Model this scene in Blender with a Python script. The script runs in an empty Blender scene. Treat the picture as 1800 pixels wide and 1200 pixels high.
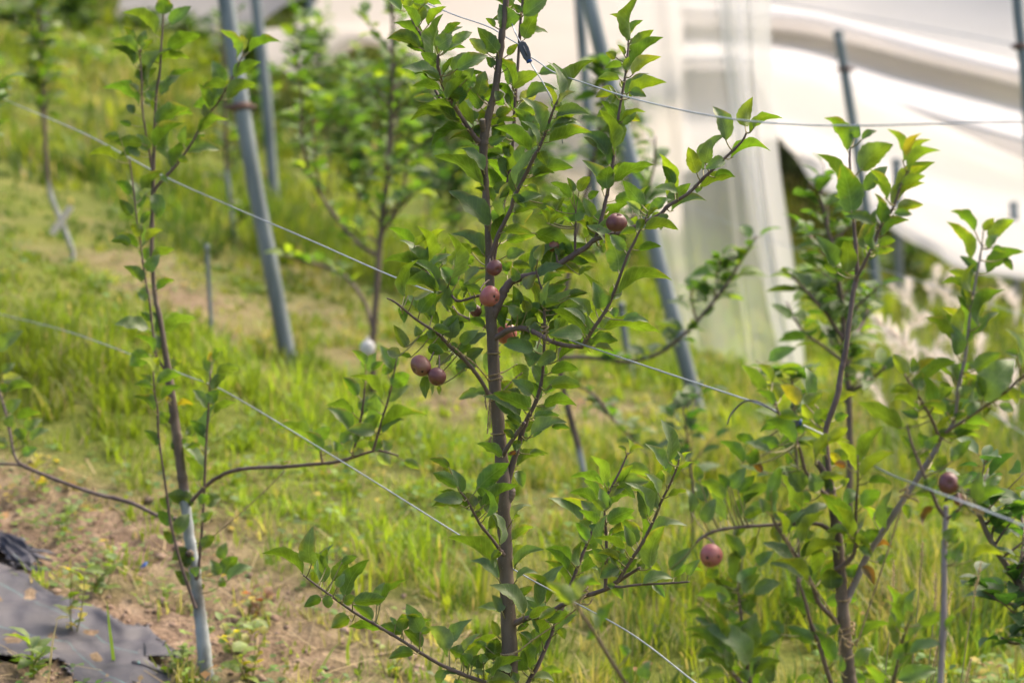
import bpy, math, random
import numpy as np
from mathutils import Vector, Matrix

# ------------------------------------------------------------------ camera, world, sun, exposure
scene = bpy.context.scene
COL = scene.collection
LENS, PITCH, CAMZ = 85.0, 8.0, 1.43
cam_d = bpy.data.cameras.new("camera")
cam = bpy.data.objects.new("camera", cam_d)
COL.objects.link(cam)
cam.location = (0, 0, CAMZ)
cam.rotation_euler = (math.radians(90 - PITCH), 0, 0)
cam_d.lens = LENS
cam_d.sensor_width = 36.0
cam_d.sensor_fit = 'HORIZONTAL'
cam_d.clip_start = 0.05
cam_d.clip_end = 500
cam_d.dof.use_dof = True
cam_d.dof.focus_distance = 3.78
cam_d.dof.aperture_fstop = 4.3
cam_d.dof.aperture_blades = 9
scene.camera = cam

SUN_EL, SUN_AZ = 48.0, 50.0      # azimuth measured from +Y (the view direction) towards +X
world = bpy.data.worlds.new("World")
scene.world = world
world.use_nodes = True
wn = world.node_tree.nodes
sky = wn.new('ShaderNodeTexSky')
sky.sky_type = 'NISHITA'
sky.sun_disc = False
sky.sun_elevation = math.radians(SUN_EL)
sky.sun_rotation = math.radians(SUN_AZ)
sky.air_density = 1.0
sky.dust_density = 7.0
sky.ozone_density = 0.4
wn['Background'].inputs[1].default_value = 0.15
world.node_tree.links.new(sky.outputs[0], wn['Background'].inputs[0])
sun_d = bpy.data.lights.new("sun", 'SUN')
sun = bpy.data.objects.new("sun", sun_d)
COL.objects.link(sun)
sun_d.energy = 0.85
sun_d.angle = math.radians(32)
sun_d.color = (1.0, 0.89, 0.72)
se, sa = math.radians(SUN_EL), math.radians(SUN_AZ)
sdir = Vector((math.sin(sa) * math.cos(se), math.cos(sa) * math.cos(se), math.sin(se)))
sun.rotation_euler = (-sdir).to_track_quat('-Z', 'Y').to_euler()
sun.location = (4, 2, 8)

scene.view_settings.view_transform = 'Standard'
scene.view_settings.look = 'None'
scene.view_settings.gamma = 1
scene.view_settings.exposure = 1.50
scene.render.engine = 'CYCLES'
scene.cycles.use_denoising = True
scene.cycles.max_bounces = 8
scene.cycles.transparent_max_bounces = 16

# ------------------------------------------------------------------ measuring helpers
FPX = LENS / 36.0 * 1800.0
_p = math.radians(PITCH)
FWD = np.array([0, math.cos(_p), -math.sin(_p)])
UPV = np.array([0, math.sin(_p), math.cos(_p)])
RGT = np.array([1.0, 0, 0])
CAM = np.array([0, 0, CAMZ])
rng = np.random.default_rng(7)
random.seed(7)


def at(px, py, d):
    """A surveyed point: bearing read from the photograph, d metres away along the view."""
    return CAM + d * (FWD + (px - 900.0) / FPX * RGT - (py - 600.0) / FPX * UPV)


def rowd(px):
    """Distance of the trellis row (far at the left, near at the right)."""
    return 3.8 / (1 + 1.69 * (px - 900.0) / FPX)


def terrain(x, y):
    x = np.asarray(x, float); y = np.asarray(y, float)
    lf = 1 / (1 + np.exp(np.clip((x - 0.6) * 4, -40, 40)))
    z = 0.015 + (0.035 * lf - 0.020 * (1 - lf)) * (np.clip(y, 0, 34) - 4.5) - 0.02 * np.clip(x, 0, 6)
    z = z + 0.20 * np.log1p(np.exp(np.clip((-x - 0.35) * 6, -40, 40))) / 6
    z = z + (0.004 * np.clip(y - 18, 0, 60) + 0.0012 * np.clip(y - 26, 0, 60) ** 2) * (0.15 + 0.85 / (1 + np.exp(np.clip(x * 0.9 - 0.5, -40, 40))))
    z = z + 0.018 * np.sin(x * 2.3 + 0.7 * y) * np.sin(y * 1.7 + 1.1) + 0.012 * np.sin(x * 5.1 + 2) * np.sin(y * 4.3)
    # grassy bank climbing to the left, with a crest and a terrace behind it
    yc = 6.35 - 0.65 * np.clip(x, -4, 2) + 0.10 * np.sin(x * 4.0)
    amp = np.clip(0.11 + 0.125 * -x, 0.0, 0.50) / (1 + np.exp(np.clip((x - 0.15) * 7, -40, 40)))
    t = np.clip((y - (yc - 2.0)) / 2.0, 0, 1)
    u = np.clip((y - yc) / 0.75, 0, 1)
    z = z + amp * (t * t * (3 - 2 * t)) * (1 - u * u * (3 - 2 * u))
    # a second, farther step up the hillside
    s2 = np.clip((y - (11.5 - 0.5 * np.clip(x, -4, 2))) / 1.6, 0, 1)
    z = z + 0.16 * s2 * s2 * (3 - 2 * s2) / (1 + np.exp(np.clip((x + 0.2) * 3, -40, 40)))
    return z


def bank(x, y):
    """How much a spot lies on the lush bank, and how much on the dry terrace behind its crest."""
    yc = 6.35 - 0.65 * np.clip(x, -4, 2) + 0.10 * np.sin(x * 4.0)
    side = 1 / (1 + np.exp(np.clip((x - 0.25) * 6, -40, 40)))
    on = side * np.clip((y - (yc - 1.35)) / .5, 0, 1) * np.clip((yc + .12 - y) / .15, 0, 1)
    beyond = side * np.clip((y - yc - .05) / .2, 0, 1) * np.clip((yc + 3.4 - y) / 1.0, 0, 1)
    return on, beyond


def ground_at(px, py):
    """Where the sight line through a photo point meets the terrain."""
    r = FWD + (px - 900.0) / FPX * RGT - (py - 600.0) / FPX * UPV
    d = np.linspace(2.0, 60, 6000)
    p = CAM + d[:, None] * r
    below = p[:, 2] < terrain(p[:, 0], p[:, 1])
    i = int(np.argmax(below)) if below.any() else 5999
    return p[i]


# ------------------------------------------------------------------ object helpers
def tag(o, label=None, cat=None, group=None, kind=None):
    if label: o['label'] = label
    if cat: o['category'] = cat
    if group: o['group'] = group
    if kind: o['kind'] = kind
    return o


ORI = {}


def empty(name, loc):
    o = bpy.data.objects.new(name, None)
    o.empty_display_size = 0.05
    COL.objects.link(o)
    loc = np.array(loc, float)
    o.location = loc
    ORI[o.name] = loc
    return o


class Buf:
    def __init__(s):
        s.v, s.f, s.uv, s.col, s.mi, s.n = [], [], [], [], [], 0

    def add(s, verts, faces, uv=None, col=(1, 1, 1), mi=0):
        verts = np.asarray(verts, float)
        k = len(verts)
        s.v.append(verts)
        s.f.extend([tuple(i + s.n for i in f) for f in faces])
        s.mi.extend([mi] * len(faces))
        s.uv.append(np.zeros((k, 2)) if uv is None else np.asarray(uv, float))
        c = np.asarray(col, float)
        s.col.append(np.tile(c, (k, 1)) if c.ndim == 1 else c)
        s.n += k

    def build(s, name, mats, parent=None, origin=None, smooth=True):
        v = np.vstack(s.v)
        if origin is None:
            origin = ORI[parent.name] if parent is not None else v.mean(0)
        origin = np.array(origin, float)
        me = bpy.data.meshes.new(name)
        me.from_pydata((v - origin).tolist(), [], s.f)
        uv = np.vstack(s.uv); col = np.vstack(s.col)
        li = np.empty(len(me.loops), dtype=np.int32)
        me.loops.foreach_get('vertex_index', li)
        ul = me.uv_layers.new(name='UVMap')
        ul.data.foreach_set('uv', uv[li].astype(np.float32).ravel())
        ca = me.color_attributes.new('tint', 'FLOAT_COLOR', 'POINT')
        ca.data.foreach_set('color', np.hstack([col, np.ones((len(col), 1))]).astype(np.float32).ravel())
        if not isinstance(mats, (list, tuple)): mats = [mats]
        for m in mats: me.materials.append(m)
        me.polygons.foreach_set('material_index', np.array(s.mi, dtype=np.int32))
        me.polygons.foreach_set('use_smooth', np.full(len(me.polygons), smooth))
        me.update()
        o = bpy.data.objects.new(name, me)
        COL.objects.link(o)
        ORI[o.name] = origin
        if parent is not None:
            o.parent = parent
            o.location = origin - ORI[parent.name]
        else:
            o.location = origin
        return o


def spline(pts, per=6):
    """Catmull-Rom through the rows of pts (any number of columns)."""
    p = np.asarray(pts, float)
    if len(p) < 3 and per > 1:
        t = np.linspace(0, 1, per + 1)[:, None]
        return p[0] * (1 - t) + p[-1] * t
    q = np.vstack([2 * p[0] - p[1], p, 2 * p[-1] - p[-2]])
    out = []
    for i in range(1, len(q) - 2):
        a, b, c, d = q[i - 1], q[i], q[i + 1], q[i + 2]
        for t in np.linspace(0, 1, per, endpoint=False):
            out.append(0.5 * ((2 * b) + (c - a) * t + (2 * a - 5 * b + 4 * c - d) * t * t + (3 * b - a - 3 * c + d) * t ** 3))
    out.append(p[-1])
    return np.array(out)


def tube(buf, path, rad, sides=8, col=(1, 1, 1), mi=0, rough=0.0, cap_mi=None):
    path = np.asarray(path, float)
    n = len(path)
    rad = np.full(n, rad) if np.isscalar(rad) else np.asarray(rad, float)
    tan = np.gradient(path, axis=0)
    tan /= np.linalg.norm(tan, axis=1)[:, None] + 1e-12
    ref = np.array([0.3, 1, 0.2]) if abs(tan[0][1]) < 0.8 else np.array([1, 0.1, 0.2])
    e = np.cross(tan[0], ref); e /= np.linalg.norm(e)
    V = []
    th = np.arange(sides) / sides * 2 * math.pi
    for i in range(n):
        e = e - tan[i] * np.dot(e, tan[i]); e /= np.linalg.norm(e) + 1e-12
        b = np.cross(tan[i], e)
        r = rad[i] * (1 + rough * rng.uniform(-1, 1, sides))
        V.append(path[i] + (np.cos(th) * r)[:, None] * e + (np.sin(th) * r)[:, None] * b)
    V = np.vstack(V)
    F = []
    for i in range(n - 1):
        for j in range(sides):
            k = (j + 1) % sides
            F.append((i * sides + j, i * sides + k, (i + 1) * sides + k, (i + 1) * sides + j))
    c = np.asarray(col, float)
    colv = np.repeat(c, sides, axis=0) if c.ndim == 2 else c
    uv = np.column_stack([np.tile(np.arange(sides) / sides, n), np.repeat(np.arange(n) / max(n - 1, 1), sides)])
    buf.add(V, F, uv, colv, mi)
    base = buf.n - len(V)
    buf.f.append(tuple(base + (n - 1) * sides + j for j in range(sides)))
    buf.f.append(tuple(base + j for j in range(sides))[::-1])
    buf.mi.extend([mi if cap_mi is None else cap_mi, mi])


# ------------------------------------------------------------------ materials
def new_mat(name):
    m = bpy.data.materials.new(name)
    m.use_nodes = True
    return m, m.node_tree.nodes, m.node_tree.links


def N(nodes, t, **kw):
    n = nodes.new(t)
    for k, v in kw.items(): setattr(n, k, v)
    return n


def ramp(nodes, stops):
    r = nodes.new('ShaderNodeValToRGB')
    cr = r.color_ramp
    while len(cr.elements) < len(stops): cr.elements.new(0.5)
    for e, (p, c) in zip(cr.elements, stops):
        e.position = p
        e.color = (*c, 1) if len(c) == 3 else c
    return r


def leaf_material(name, trans=0.36, gloss=0.44):
    m, n, l = new_mat(name)
    pb = n['Principled BSDF']; out = n['Material Output']
    tint = N(n, 'ShaderNodeAttribute', attribute_name='tint')
    uv = N(n, 'ShaderNodeUVMap')
    sep = N(n, 'ShaderNodeSeparateXYZ'); l.new(uv.outputs[0], sep.inputs[0])
    au = N(n, 'ShaderNodeMath', operation='ABSOLUTE'); l.new(sep.outputs[0], au.inputs[0])
    # midrib and slanting side veins
    mid = N(n, 'ShaderNodeMath', operation='LESS_THAN'); l.new(au.outputs[0], mid.inputs[0]); mid.inputs[1].default_value = 0.045
    sv = N(n, 'ShaderNodeMath', operation='MULTIPLY_ADD'); l.new(au.outputs[0], sv.inputs[0]); sv.inputs[1].default_value = -0.22; l.new(sep.outputs[1], sv.inputs[2])
    fr = N(n, 'ShaderNodeMath', operation='PINGPONG'); l.new(sv.outputs[0], fr.inputs[0]); fr.inputs[1].default_value = 0.055
    vr = N(n, 'ShaderNodeMapRange'); l.new(fr.outputs[0], vr.inputs[0]); vr.inputs[1].default_value = 0.0; vr.inputs[2].default_value = 0.014; vr.inputs[3].default_value = 0.55; vr.inputs[4].default_value = 0.0
    vein = N(n, 'ShaderNodeMath', operation='MAXIMUM'); l.new(mid.outputs[0], vein.inputs[0]); l.new(vr.outputs[0], vein.inputs[1])
    tc = N(n, 'ShaderNodeTexCoord')
    no = N(n, 'ShaderNodeTexNoise'); no.inputs['Scale'].default_value = 60; no.inputs['Detail'].default_value = 3
    l.new(tc.outputs['Object'], no.inputs['Vector'])
    hv = N(n, 'ShaderNodeMapRange'); l.new(no.outputs[0], hv.inputs[0]); hv.inputs[1].default_value = 0.25; hv.inputs[2].default_value = 0.75; hv.inputs[3].default_value = 0.60; hv.inputs[4].default_value = 1.35
    mul = N(n, 'ShaderNodeVectorMath', operation='SCALE'); l.new(tint.outputs['Color'], mul.inputs[0]); l.new(hv.outputs[0], mul.inputs['Scale'])
    vs = N(n, 'ShaderNodeTexVoronoi'); vs.inputs['Scale'].default_value = 75; vs.inputs['Randomness'].default_value = 1; l.new(tc.outputs['Object'], vs.inputs['Vector'])
    n4 = N(n, 'ShaderNodeTexNoise'); n4.inputs['Scale'].default_value = 9; l.new(tc.outputs['Object'], n4.inputs['Vector'])
    t4 = N(n, 'ShaderNodeMapRange'); l.new(n4.outputs[0], t4.inputs[0]); t4.inputs[1].default_value = 0.50; t4.inputs[2].default_value = 0.68; t4.inputs[3].default_value = 0.0; t4.inputs[4].default_value = 0.26
    sp4 = N(n, 'ShaderNodeMath', operation='LESS_THAN'); l.new(vs.outputs['Distance'], sp4.inputs[0]); l.new(t4.outputs[0], sp4.inputs[1])
    spm = N(n, 'ShaderNodeMix', data_type='RGBA'); l.new(sp4.outputs[0], spm.inputs[0]); l.new(mul.outputs[0], spm.inputs[6]); spm.inputs[7].default_value = (0.085, 0.060, 0.022, 1)
    # the upper side as tinted, the lower side paler and downy
    pale = N(n, 'ShaderNodeMix', data_type='RGBA'); pale.inputs[0].default_value = 0.35
    l.new(mul.outputs[0], pale.inputs[6]); pale.inputs[7].default_value = (0.20, 0.25, 0.10, 1)
    geo = N(n, 'ShaderNodeNewGeometry')
    side = N(n, 'ShaderNodeMix', data_type='RGBA'); l.new(geo.outputs['Backfacing'], side.inputs[0])
    l.new(spm.outputs[2], side.inputs[6]); l.new(pale.outputs[2], side.inputs[7])
    vm = N(n, 'ShaderNodeMath', operation='MULTIPLY'); l.new(vein.outputs[0], vm.inputs[0]); vm.inputs[1].default_value = 0.45
    vc = N(n, 'ShaderNodeMix', data_type='RGBA'); l.new(vm.outputs[0], vc.inputs[0]); l.new(side.outputs[2], vc.inputs[6]); vc.inputs[7].default_value = (0.24, 0.30, 0.10, 1)
    rim = N(n, 'ShaderNodeMapRange'); l.new(au.outputs[0], rim.inputs[0]); rim.inputs[1].default_value = 0.80; rim.inputs[2].default_value = 1.0; rim.inputs[3].default_value = 0.0; rim.inputs[4].default_value = 0.40  # pale leaf margin: downy edge plus the light it catches, put into the colour
    rc = N(n, 'ShaderNodeMix', data_type='RGBA'); l.new(rim.outputs[0], rc.inputs[0]); l.new(vc.outputs[2], rc.inputs[6]); rc.inputs[7].default_value = (0.28, 0.30, 0.12, 1)
    l.new(rc.outputs[2], pb.inputs['Base Color'])
    pb.inputs['Roughness'].default_value = gloss
    pb.inputs['Specular IOR Level'].default_value = 0.36
    bm = N(n, 'ShaderNodeBump'); bm.inputs['Strength'].default_value = 0.35; bm.inputs['Distance'].default_value = 0.002
    hs = N(n, 'ShaderNodeMath', operation='SUBTRACT'); l.new(no.outputs[0], hs.inputs[0]); l.new(vein.outputs[0], hs.inputs[1])
    l.new(hs.outputs[0], bm.inputs['Height']); l.new(bm.outputs[0], pb.inputs['Normal'])
    tr = N(n, 'ShaderNodeBsdfTranslucent')
    tcx = N(n, 'ShaderNodeVectorMath', operation='MULTIPLY'); l.new(mul.outputs[0], tcx.inputs[0]); tcx.inputs[1].default_value = (2.7, 2.65, 0.6)
    l.new(tcx.outputs[0], tr.inputs[0])
    mx = N(n, 'ShaderNodeMixShader'); mx.inputs[0].default_value = trans
    l.new(pb.outputs[0], mx.inputs[1]); l.new(tr.outputs[0], mx.inputs[2]); l.new(mx.outputs[0], out.inputs[0])
    return m


def bark_material(name, dark, light, lenticel=True, wash=False):
    m, n, l = new_mat(name)
    pb = n['Principled BSDF']
    tc = N(n, 'ShaderNodeTexCoord')
    no = N(n, 'ShaderNodeTexNoise'); no.inputs['Scale'].default_value = 45; no.inputs['Detail'].default_value = 5
    mp = N(n, 'ShaderNodeMapping'); mp.inputs['Scale'].default_value = (1, 1, 0.35)
    l.new(tc.outputs['Object'], mp.inputs[0]); l.new(mp.outputs[0], no.inputs['Vector'])
    r = ramp(n, [(0.3, dark), (0.7, light)]); l.new(no.outputs[0], r.inputs[0])
    last = r.outputs[0]
    vo = N(n, 'ShaderNodeTexVoronoi'); vo.inputs['Scale'].default_value = 170; l.new(tc.outputs['Object'], vo.inputs['Vector'])
    if lenticel:
        lt = N(n, 'ShaderNodeMath', operation='LESS_THAN'); l.new(vo.outputs['Distance'], lt.inputs[0]); lt.inputs[1].default_value = 0.11
        mx = N(n, 'ShaderNodeMix', data_type='RGBA'); l.new(lt.outputs[0], mx.inputs[0]); l.new(last, mx.inputs[6]); mx.inputs[7].default_value = (0.25, 0.20, 0.14, 1)
        last = mx.outputs[2]
    if wash:
        tint = N(n, 'ShaderNodeAttribute', attribute_name='tint')
        no2 = N(n, 'ShaderNodeTexNoise'); no2.inputs['Scale'].default_value = 18; no2.inputs['Detail'].default_value = 4
        l.new(mp.outputs[0], no2.inputs['Vector'])
        rw = ramp(n, [(0.36, (0.11, 0.10, 0.085)), (0.50, (0.30, 0.32, 0.32)), (0.75, (0.42, 0.445, 0.45))]); l.new(no2.outputs[0], rw.inputs[0])
        sx = N(n, 'ShaderNodeSeparateColor'); l.new(tint.outputs['Color'], sx.inputs[0])
        mw = N(n, 'ShaderNodeMix', data_type='RGBA'); l.new(sx.outputs[0], mw.inputs[0]); l.new(last, mw.inputs[6]); l.new(rw.outputs[0], mw.inputs[7])
        last = mw.outputs[2]
    l.new(last, pb.inputs['Base Color'])
    pb.inputs['Roughness'].default_value = 0.6
    pb.inputs['Specular IOR Level'].default_value = 0.3
    bm = N(n, 'ShaderNodeBump'); bm.inputs['Strength'].default_value = 0.5; bm.inputs['Distance'].default_value = 0.002
    l.new(no.outputs[0], bm.inputs['Height']); l.new(bm.outputs[0], pb.inputs['Normal'])
    return m


def simple_mat(name, c1, c2, scale=20, rough=0.6, metal=0.0, spec=0.4, bump=0.2, bdist=0.002, stretch=(1, 1, 1)):
    m, n, l = new_mat(name)
    pb = n['Principled BSDF']
    tc = N(n, 'ShaderNodeTexCoord')
    mp = N(n, 'ShaderNodeMapping'); mp.inputs['Scale'].default_value = stretch
    no = N(n, 'ShaderNodeTexNoise'); no.inputs['Scale'].default_value = scale; no.inputs['Detail'].default_value = 5
    l.new(tc.outputs['Object'], mp.inputs[0]); l.new(mp.outputs[0], no.inputs['Vector'])
    r = ramp(n, [(0.3, c1), (0.7, c2)]); l.new(no.outputs[0], r.inputs[0])
    l.new(r.outputs[0], pb.inputs['Base Color'])
    pb.inputs['Roughness'].default_value = rough
    pb.inputs['Metallic'].default_value = metal
    pb.inputs['Specular IOR Level'].default_value = spec
    bm = N(n, 'ShaderNodeBump'); bm.inputs['Strength'].default_value = bump; bm.inputs['Distance'].default_value = bdist
    l.new(no.outputs[0], bm.inputs['Height']); l.new(bm.outputs[0], pb.inputs['Normal'])
    return m


def tint_mat(name, trans=0.35, rough=0.55, through=(1.7, 1.7, 0.9)):
    """Grass and weeds: colour from the blade, light shining through."""
    m, n, l = new_mat(name)
    pb = n['Principled BSDF']; out = n['Material Output']
    tint = N(n, 'ShaderNodeAttribute', attribute_name='tint')
    l.new(tint.outputs['Color'], pb.inputs['Base Color'])
    pb.inputs['Roughness'].default_value = rough
    pb.inputs['Specular IOR Level'].default_value = 0.3
    tr = N(n, 'ShaderNodeBsdfTranslucent')
    tcx = N(n, 'ShaderNodeVectorMath', operation='MULTIPLY'); l.new(tint.outputs['Color'], tcx.inputs[0]); tcx.inputs[1].default_value = through
    l.new(tcx.outputs[0], tr.inputs[0])
    mx = N(n, 'ShaderNodeMixShader'); mx.inputs[0].default_value = trans
    l.new(pb.outputs[0], mx.inputs[1]); l.new(tr.outputs[0], mx.inputs[2]); l.new(mx.outputs[0], out.inputs[0])
    return m


def net_material(name, white, clear, trans=0.5):
    m, n, l = new_mat(name)
    pb = n['Principled BSDF']; out = n['Material Output']
    tc = N(n, 'ShaderNodeTexCoord')
    no = N(n, 'ShaderNodeTexNoise'); no.inputs['Scale'].default_value = 1.3; no.inputs['Detail'].default_value = 4
    l.new(tc.outputs['Object'], no.inputs['Vector'])
    r = ramp(n, [(0.3, tuple(c * 0.93 for c in white)), (0.7, white)]); l.new(no.outputs[0], r.inputs[0])
    l.new(r.outputs[0], pb.inputs['Base Color'])
    pb.inputs['Roughness'].default_value = 0.8
    pb.inputs['Specular IOR Level'].default_value = 0.1
    tr = N(n, 'ShaderNodeBsdfTranslucent'); l.new(r.outputs[0], tr.inputs[0])
    mx = N(n, 'ShaderNodeMixShader'); mx.inputs[0].default_value = trans
    l.new(pb.outputs[0], mx.inputs[1]); l.new(tr.outputs[0], mx.inputs[2])
    tp = N(n, 'ShaderNodeBsdfTransparent')
    m2 = N(n, 'ShaderNodeMixShader'); m2.inputs[0].default_value = clear
    l.new(mx.outputs[0], m2.inputs[1]); l.new(tp.outputs[0], m2.inputs[2]); l.new(m2.outputs[0], out.inputs[0])
    return m


LEAF = leaf_material("apple_leaf")
LEAFBG = leaf_material("apple_leaf_far", trans=0.4, gloss=0.5)
TWIG = simple_mat("petiole", (0.16, 0.15, 0.05), (0.24, 0.20, 0.08), rough=0.5)
BARK = bark_material("apple_bark", (0.070, 0.050, 0.038), (0.180, 0.132, 0.098), wash=True)
SHOOT = bark_material("shoot_bark", (0.085, 0.056, 0.048), (0.170, 0.120, 0.105), lenticel=False)
PALEBARK = bark_material("violet_bark", (0.17, 0.135, 0.135), (0.30, 0.25, 0.245), lenticel=True)
CUTWOOD = simple_mat("cut_wood", (0.35, 0.28, 0.2), (0.5, 0.42, 0.32), scale=60)
STEEL = simple_mat("galvanised_steel", (0.30, 0.32, 0.35), (0.46, 0.48, 0.52), scale=40, rough=0.42, metal=0.7, bump=0.05)
POSTM = simple_mat("post_steel", (0.10, 0.125, 0.13), (0.23, 0.26, 0.265), scale=14, rough=0.5, metal=0.1, bump=0.05, stretch=(1, 1, 0.2))
RUST = simple_mat("rusty_clamp", (0.08, 0.05, 0.04), (0.16, 0.09, 0.07), scale=60, rough=0.8)
TWINE = simple_mat("jute_twine", (0.24, 0.17, 0.09), (0.42, 0.32, 0.19), scale=260, rough=0.9, spec=0.1, bump=0.8)
GRASSM = tint_mat("grass_blade", trans=0.42)
WEEDM = tint_mat("weed_leaf")
# ------------------------------------------------------------------ ground
SOIL = []
for px, py, rx, ry, w in [(120, 950, .40, .34, 1.0), (30, 880, .30, .22, .9), (260, 1110, .42, .26, 1.0), (470, 1060, .34, .22, .85),
                          (640, 1090, .26, .20, .75), (330, 880, .20, .20, .5), (560, 1165, .30, .16, .6), 
                          (1030, 730, .22, .3, .5), 
                          (1000, 900, .14, .2, .55), (700, 820, .15, .2, .5), (600, 900, .2, .2, .45), (1120, 1080, .12, .12, .4), (60, 1150, .3, .2, .9),
                          (250, 1260, .5, .22, .9), (560, 1260, .4, .2, .75), (380, 960, .22, .2, .7), (520, 980, .2, .2, .6), (700, 960, .15, .2, .5), (940, 1060, .15, .15, .5), (800, 720, .16, .3, .35), (480, 880, .22, .15, .5)]:
    g = ground_at(px, py)
    SOIL.append((g[0], g[1], rx, ry, w))


def soil(x, y):
    s = np.zeros_like(np.asarray(x, float))
    wob = 0.25 * np.sin(9 * x + 3 * y) + 0.25 * np.sin(7 * y - 4 * x + 1)
    for gx, gy, rx, ry, w in SOIL:
        d = ((x - gx) / rx) ** 2 + ((y - gy) / ry) ** 2
        s = np.maximum(s, w * np.exp(-0.5 * (d * (1 + wob)) ** 2))
    on, beyond = bank(x, y)
    s = s * (1 - .75 * on) + beyond * np.clip(0.34 + 0.30 * np.sin(3.1 * x + 2 * y) * np.sin(2.3 * y) + 0.34 * np.sin(6.7 * x - 2.2 * y + 1) * np.sin(5.1 * y + 2 * x), 0, .85)
    return np.clip(s, 0, 1)


SHEET_A = [(-160, 960), (-20, 990), (35, 1012), (75, 1040), (118, 1066), (170, 1078), (218, 1112), (262, 1120), (288, 1160)]
SHEET_B = [(-200, 1120), (-60, 1165), (20, 1172), (70, 1178), (110, 1176), (130, 1210), (170, 1240), (220, 1260), (290, 1260)]
FLAP_A = [(-160, 930), (-60, 945), (0, 954), (30, 956), (55, 976), (86, 994)]
FLAP_B = [(-170, 1000), (-70, 1000), (-5, 984), (15, 1000), (40, 1012), (58, 1020)]
OUTLINES = [np.array([ground_at(*q)[:2] for q in a + b[::-1]]) for a, b in ((SHEET_A, SHEET_B), (FLAP_A, FLAP_B))]


def on_fabric(x, y):
    """True where a sheet of fabric covers the soil."""
    out = np.zeros(len(x), bool)
    for P in OUTLINES:
        c = np.zeros(len(x), bool)
        for a, b in zip(P, np.roll(P, -1, 0)):
            hit = (a[1] > y) != (b[1] > y)
            with np.errstate(divide='ignore', invalid='ignore'):
                c ^= hit & (x < (b[0] - a[0]) * (y - a[1]) / (b[1] - a[1]) + a[0])
        out |= c
    return out


def build_ground():
    ys = np.concatenate([np.linspace(-3, 3, 20), np.linspace(3.05, 12, 300), np.linspace(12.15, 30, 90), np.linspace(31, 120, 40)])
    us = np.linspace(-1, 1, 261)
    Y, U = np.meshgrid(ys, us, indexing='ij')
    X = U * (2.2 + 0.42 * np.clip(Y, 0, 200))
    Z = terrain(X, Y)
    fine = (Y > 3) & (Y < 14)
    s = soil(X, Y)
    Z = Z + fine * s * (0.012 * np.sin(41 * X + 3 * Y) * np.sin(37 * Y) + 0.010 * np.sin(83 * X + 31 * Y) + 0.006 * rng.uniform(-1, 1, X.shape))
    nr, nc = X.shape
    V = np.column_stack([X.ravel(), Y.ravel(), Z.ravel()])
    i = np.arange((nr - 1) * nc).reshape(nr - 1, nc)[:, :-1].ravel()
    F = np.column_stack([i, i + 1, i + nc + 1, i + nc])
    b = Buf()
    b.add(V, F.tolist(), None, np.column_stack([s.ravel()] * 3))
    m, n, l = new_mat("soil_and_thatch")
    pb = n['Principled BSDF']
    tc = N(n, 'ShaderNodeTexCoord')
    n1 = N(n, 'ShaderNodeTexNoise'); n1.inputs['Scale'].default_value = 14; n1.inputs['Detail'].default_value = 8
    n2 = N(n, 'ShaderNodeTexNoise'); n2.inputs['Scale'].default_value = 2.2; n2.inputs['Detail'].default_value = 6
    n3 = N(n, 'ShaderNodeTexNoise'); n3.inputs['Scale'].default_value = 90; n3.inputs['Detail'].default_value = 4
    for q in (n1, n2, n3): l.new(tc.outputs['Object'], q.inputs['Vector'])
    rs = ramp(n, [(0.25, (0.095, 0.064, 0.044)), (0.5, (0.185, 0.130, 0.090)), (0.75, (0.30, 0.225, 0.160))]); l.new(n1.outputs[0], rs.inputs[0])
    rg = ramp(n, [(0.3, (0.085, 0.110, 0.022)), (0.55, (0.135, 0.155, 0.030)), (0.78, (0.20, 0.165, 0.065))]); l.new(n2.outputs[0], rg.inputs[0])
    att = N(n, 'ShaderNodeAttribute', attribute_name='tint')
    mx = N(n, 'ShaderNodeMix', data_type='RGBA'); l.new(att.outputs['Fac'], mx.inputs[0]); l.new(rg.outputs[0], mx.inputs[6]); l.new(rs.outputs[0], mx.inputs[7])
    sp = ramp(n, [(0.3, (0.72, 0.72, 0.72)), (0.7, (1.25, 1.22, 1.2))]); l.new(n3.outputs[0], sp.inputs[0])
    mm = N(n, 'ShaderNodeVectorMath', operation='MULTIPLY'); l.new(mx.outputs[2], mm.inputs[0]); l.new(sp.outputs[0], mm.inputs[1])
    l.new(mm.outputs[0], pb.inputs['Base Color'])
    pb.inputs['Roughness'].default_value = 0.95
    pb.inputs['Specular IOR Level'].default_value = 0.1
    bm = N(n, 'ShaderNodeBump'); bm.inputs['Strength'].default_value = 0.8; bm.inputs['Distance'].default_value = 0.015
    l.new(n3.outputs[0], bm.inputs['Height']); l.new(bm.outputs[0], pb.inputs['Normal'])
    tag(b.build("ground", m, origin=(0, 0, 0)), kind='structure')


build_ground()


# ------------------------------------------------------------------ grass (uncountable: one object)
def fast_mesh(name, V, F, C, mat, quads=True):
    """Build a very large mesh from arrays."""
    me = bpy.data.meshes.new(name)
    me.vertices.add(len(V)); me.vertices.foreach_set('co', V.astype(np.float32).ravel())
    k = F.shape[1]
    me.loops.add(F.size); me.loops.foreach_set('vertex_index', F.astype(np.int32).ravel())
    me.polygons.add(len(F))
    me.polygons.foreach_set('loop_start', np.arange(len(F), dtype=np.int32) * k)
    me.polygons.foreach_set('loop_total', np.full(len(F), k, dtype=np.int32))
    ca = me.color_attributes.new('tint', 'FLOAT_COLOR', 'POINT')
    ca.data.foreach_set('color', np.hstack([C, np.ones((len(C), 1))]).astype(np.float32).ravel())
    me.materials.append(mat)
    me.update(calc_edges=True)
    o = bpy.data.objects.new(name, me)
    COL.objects.link(o)
    return o


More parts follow.
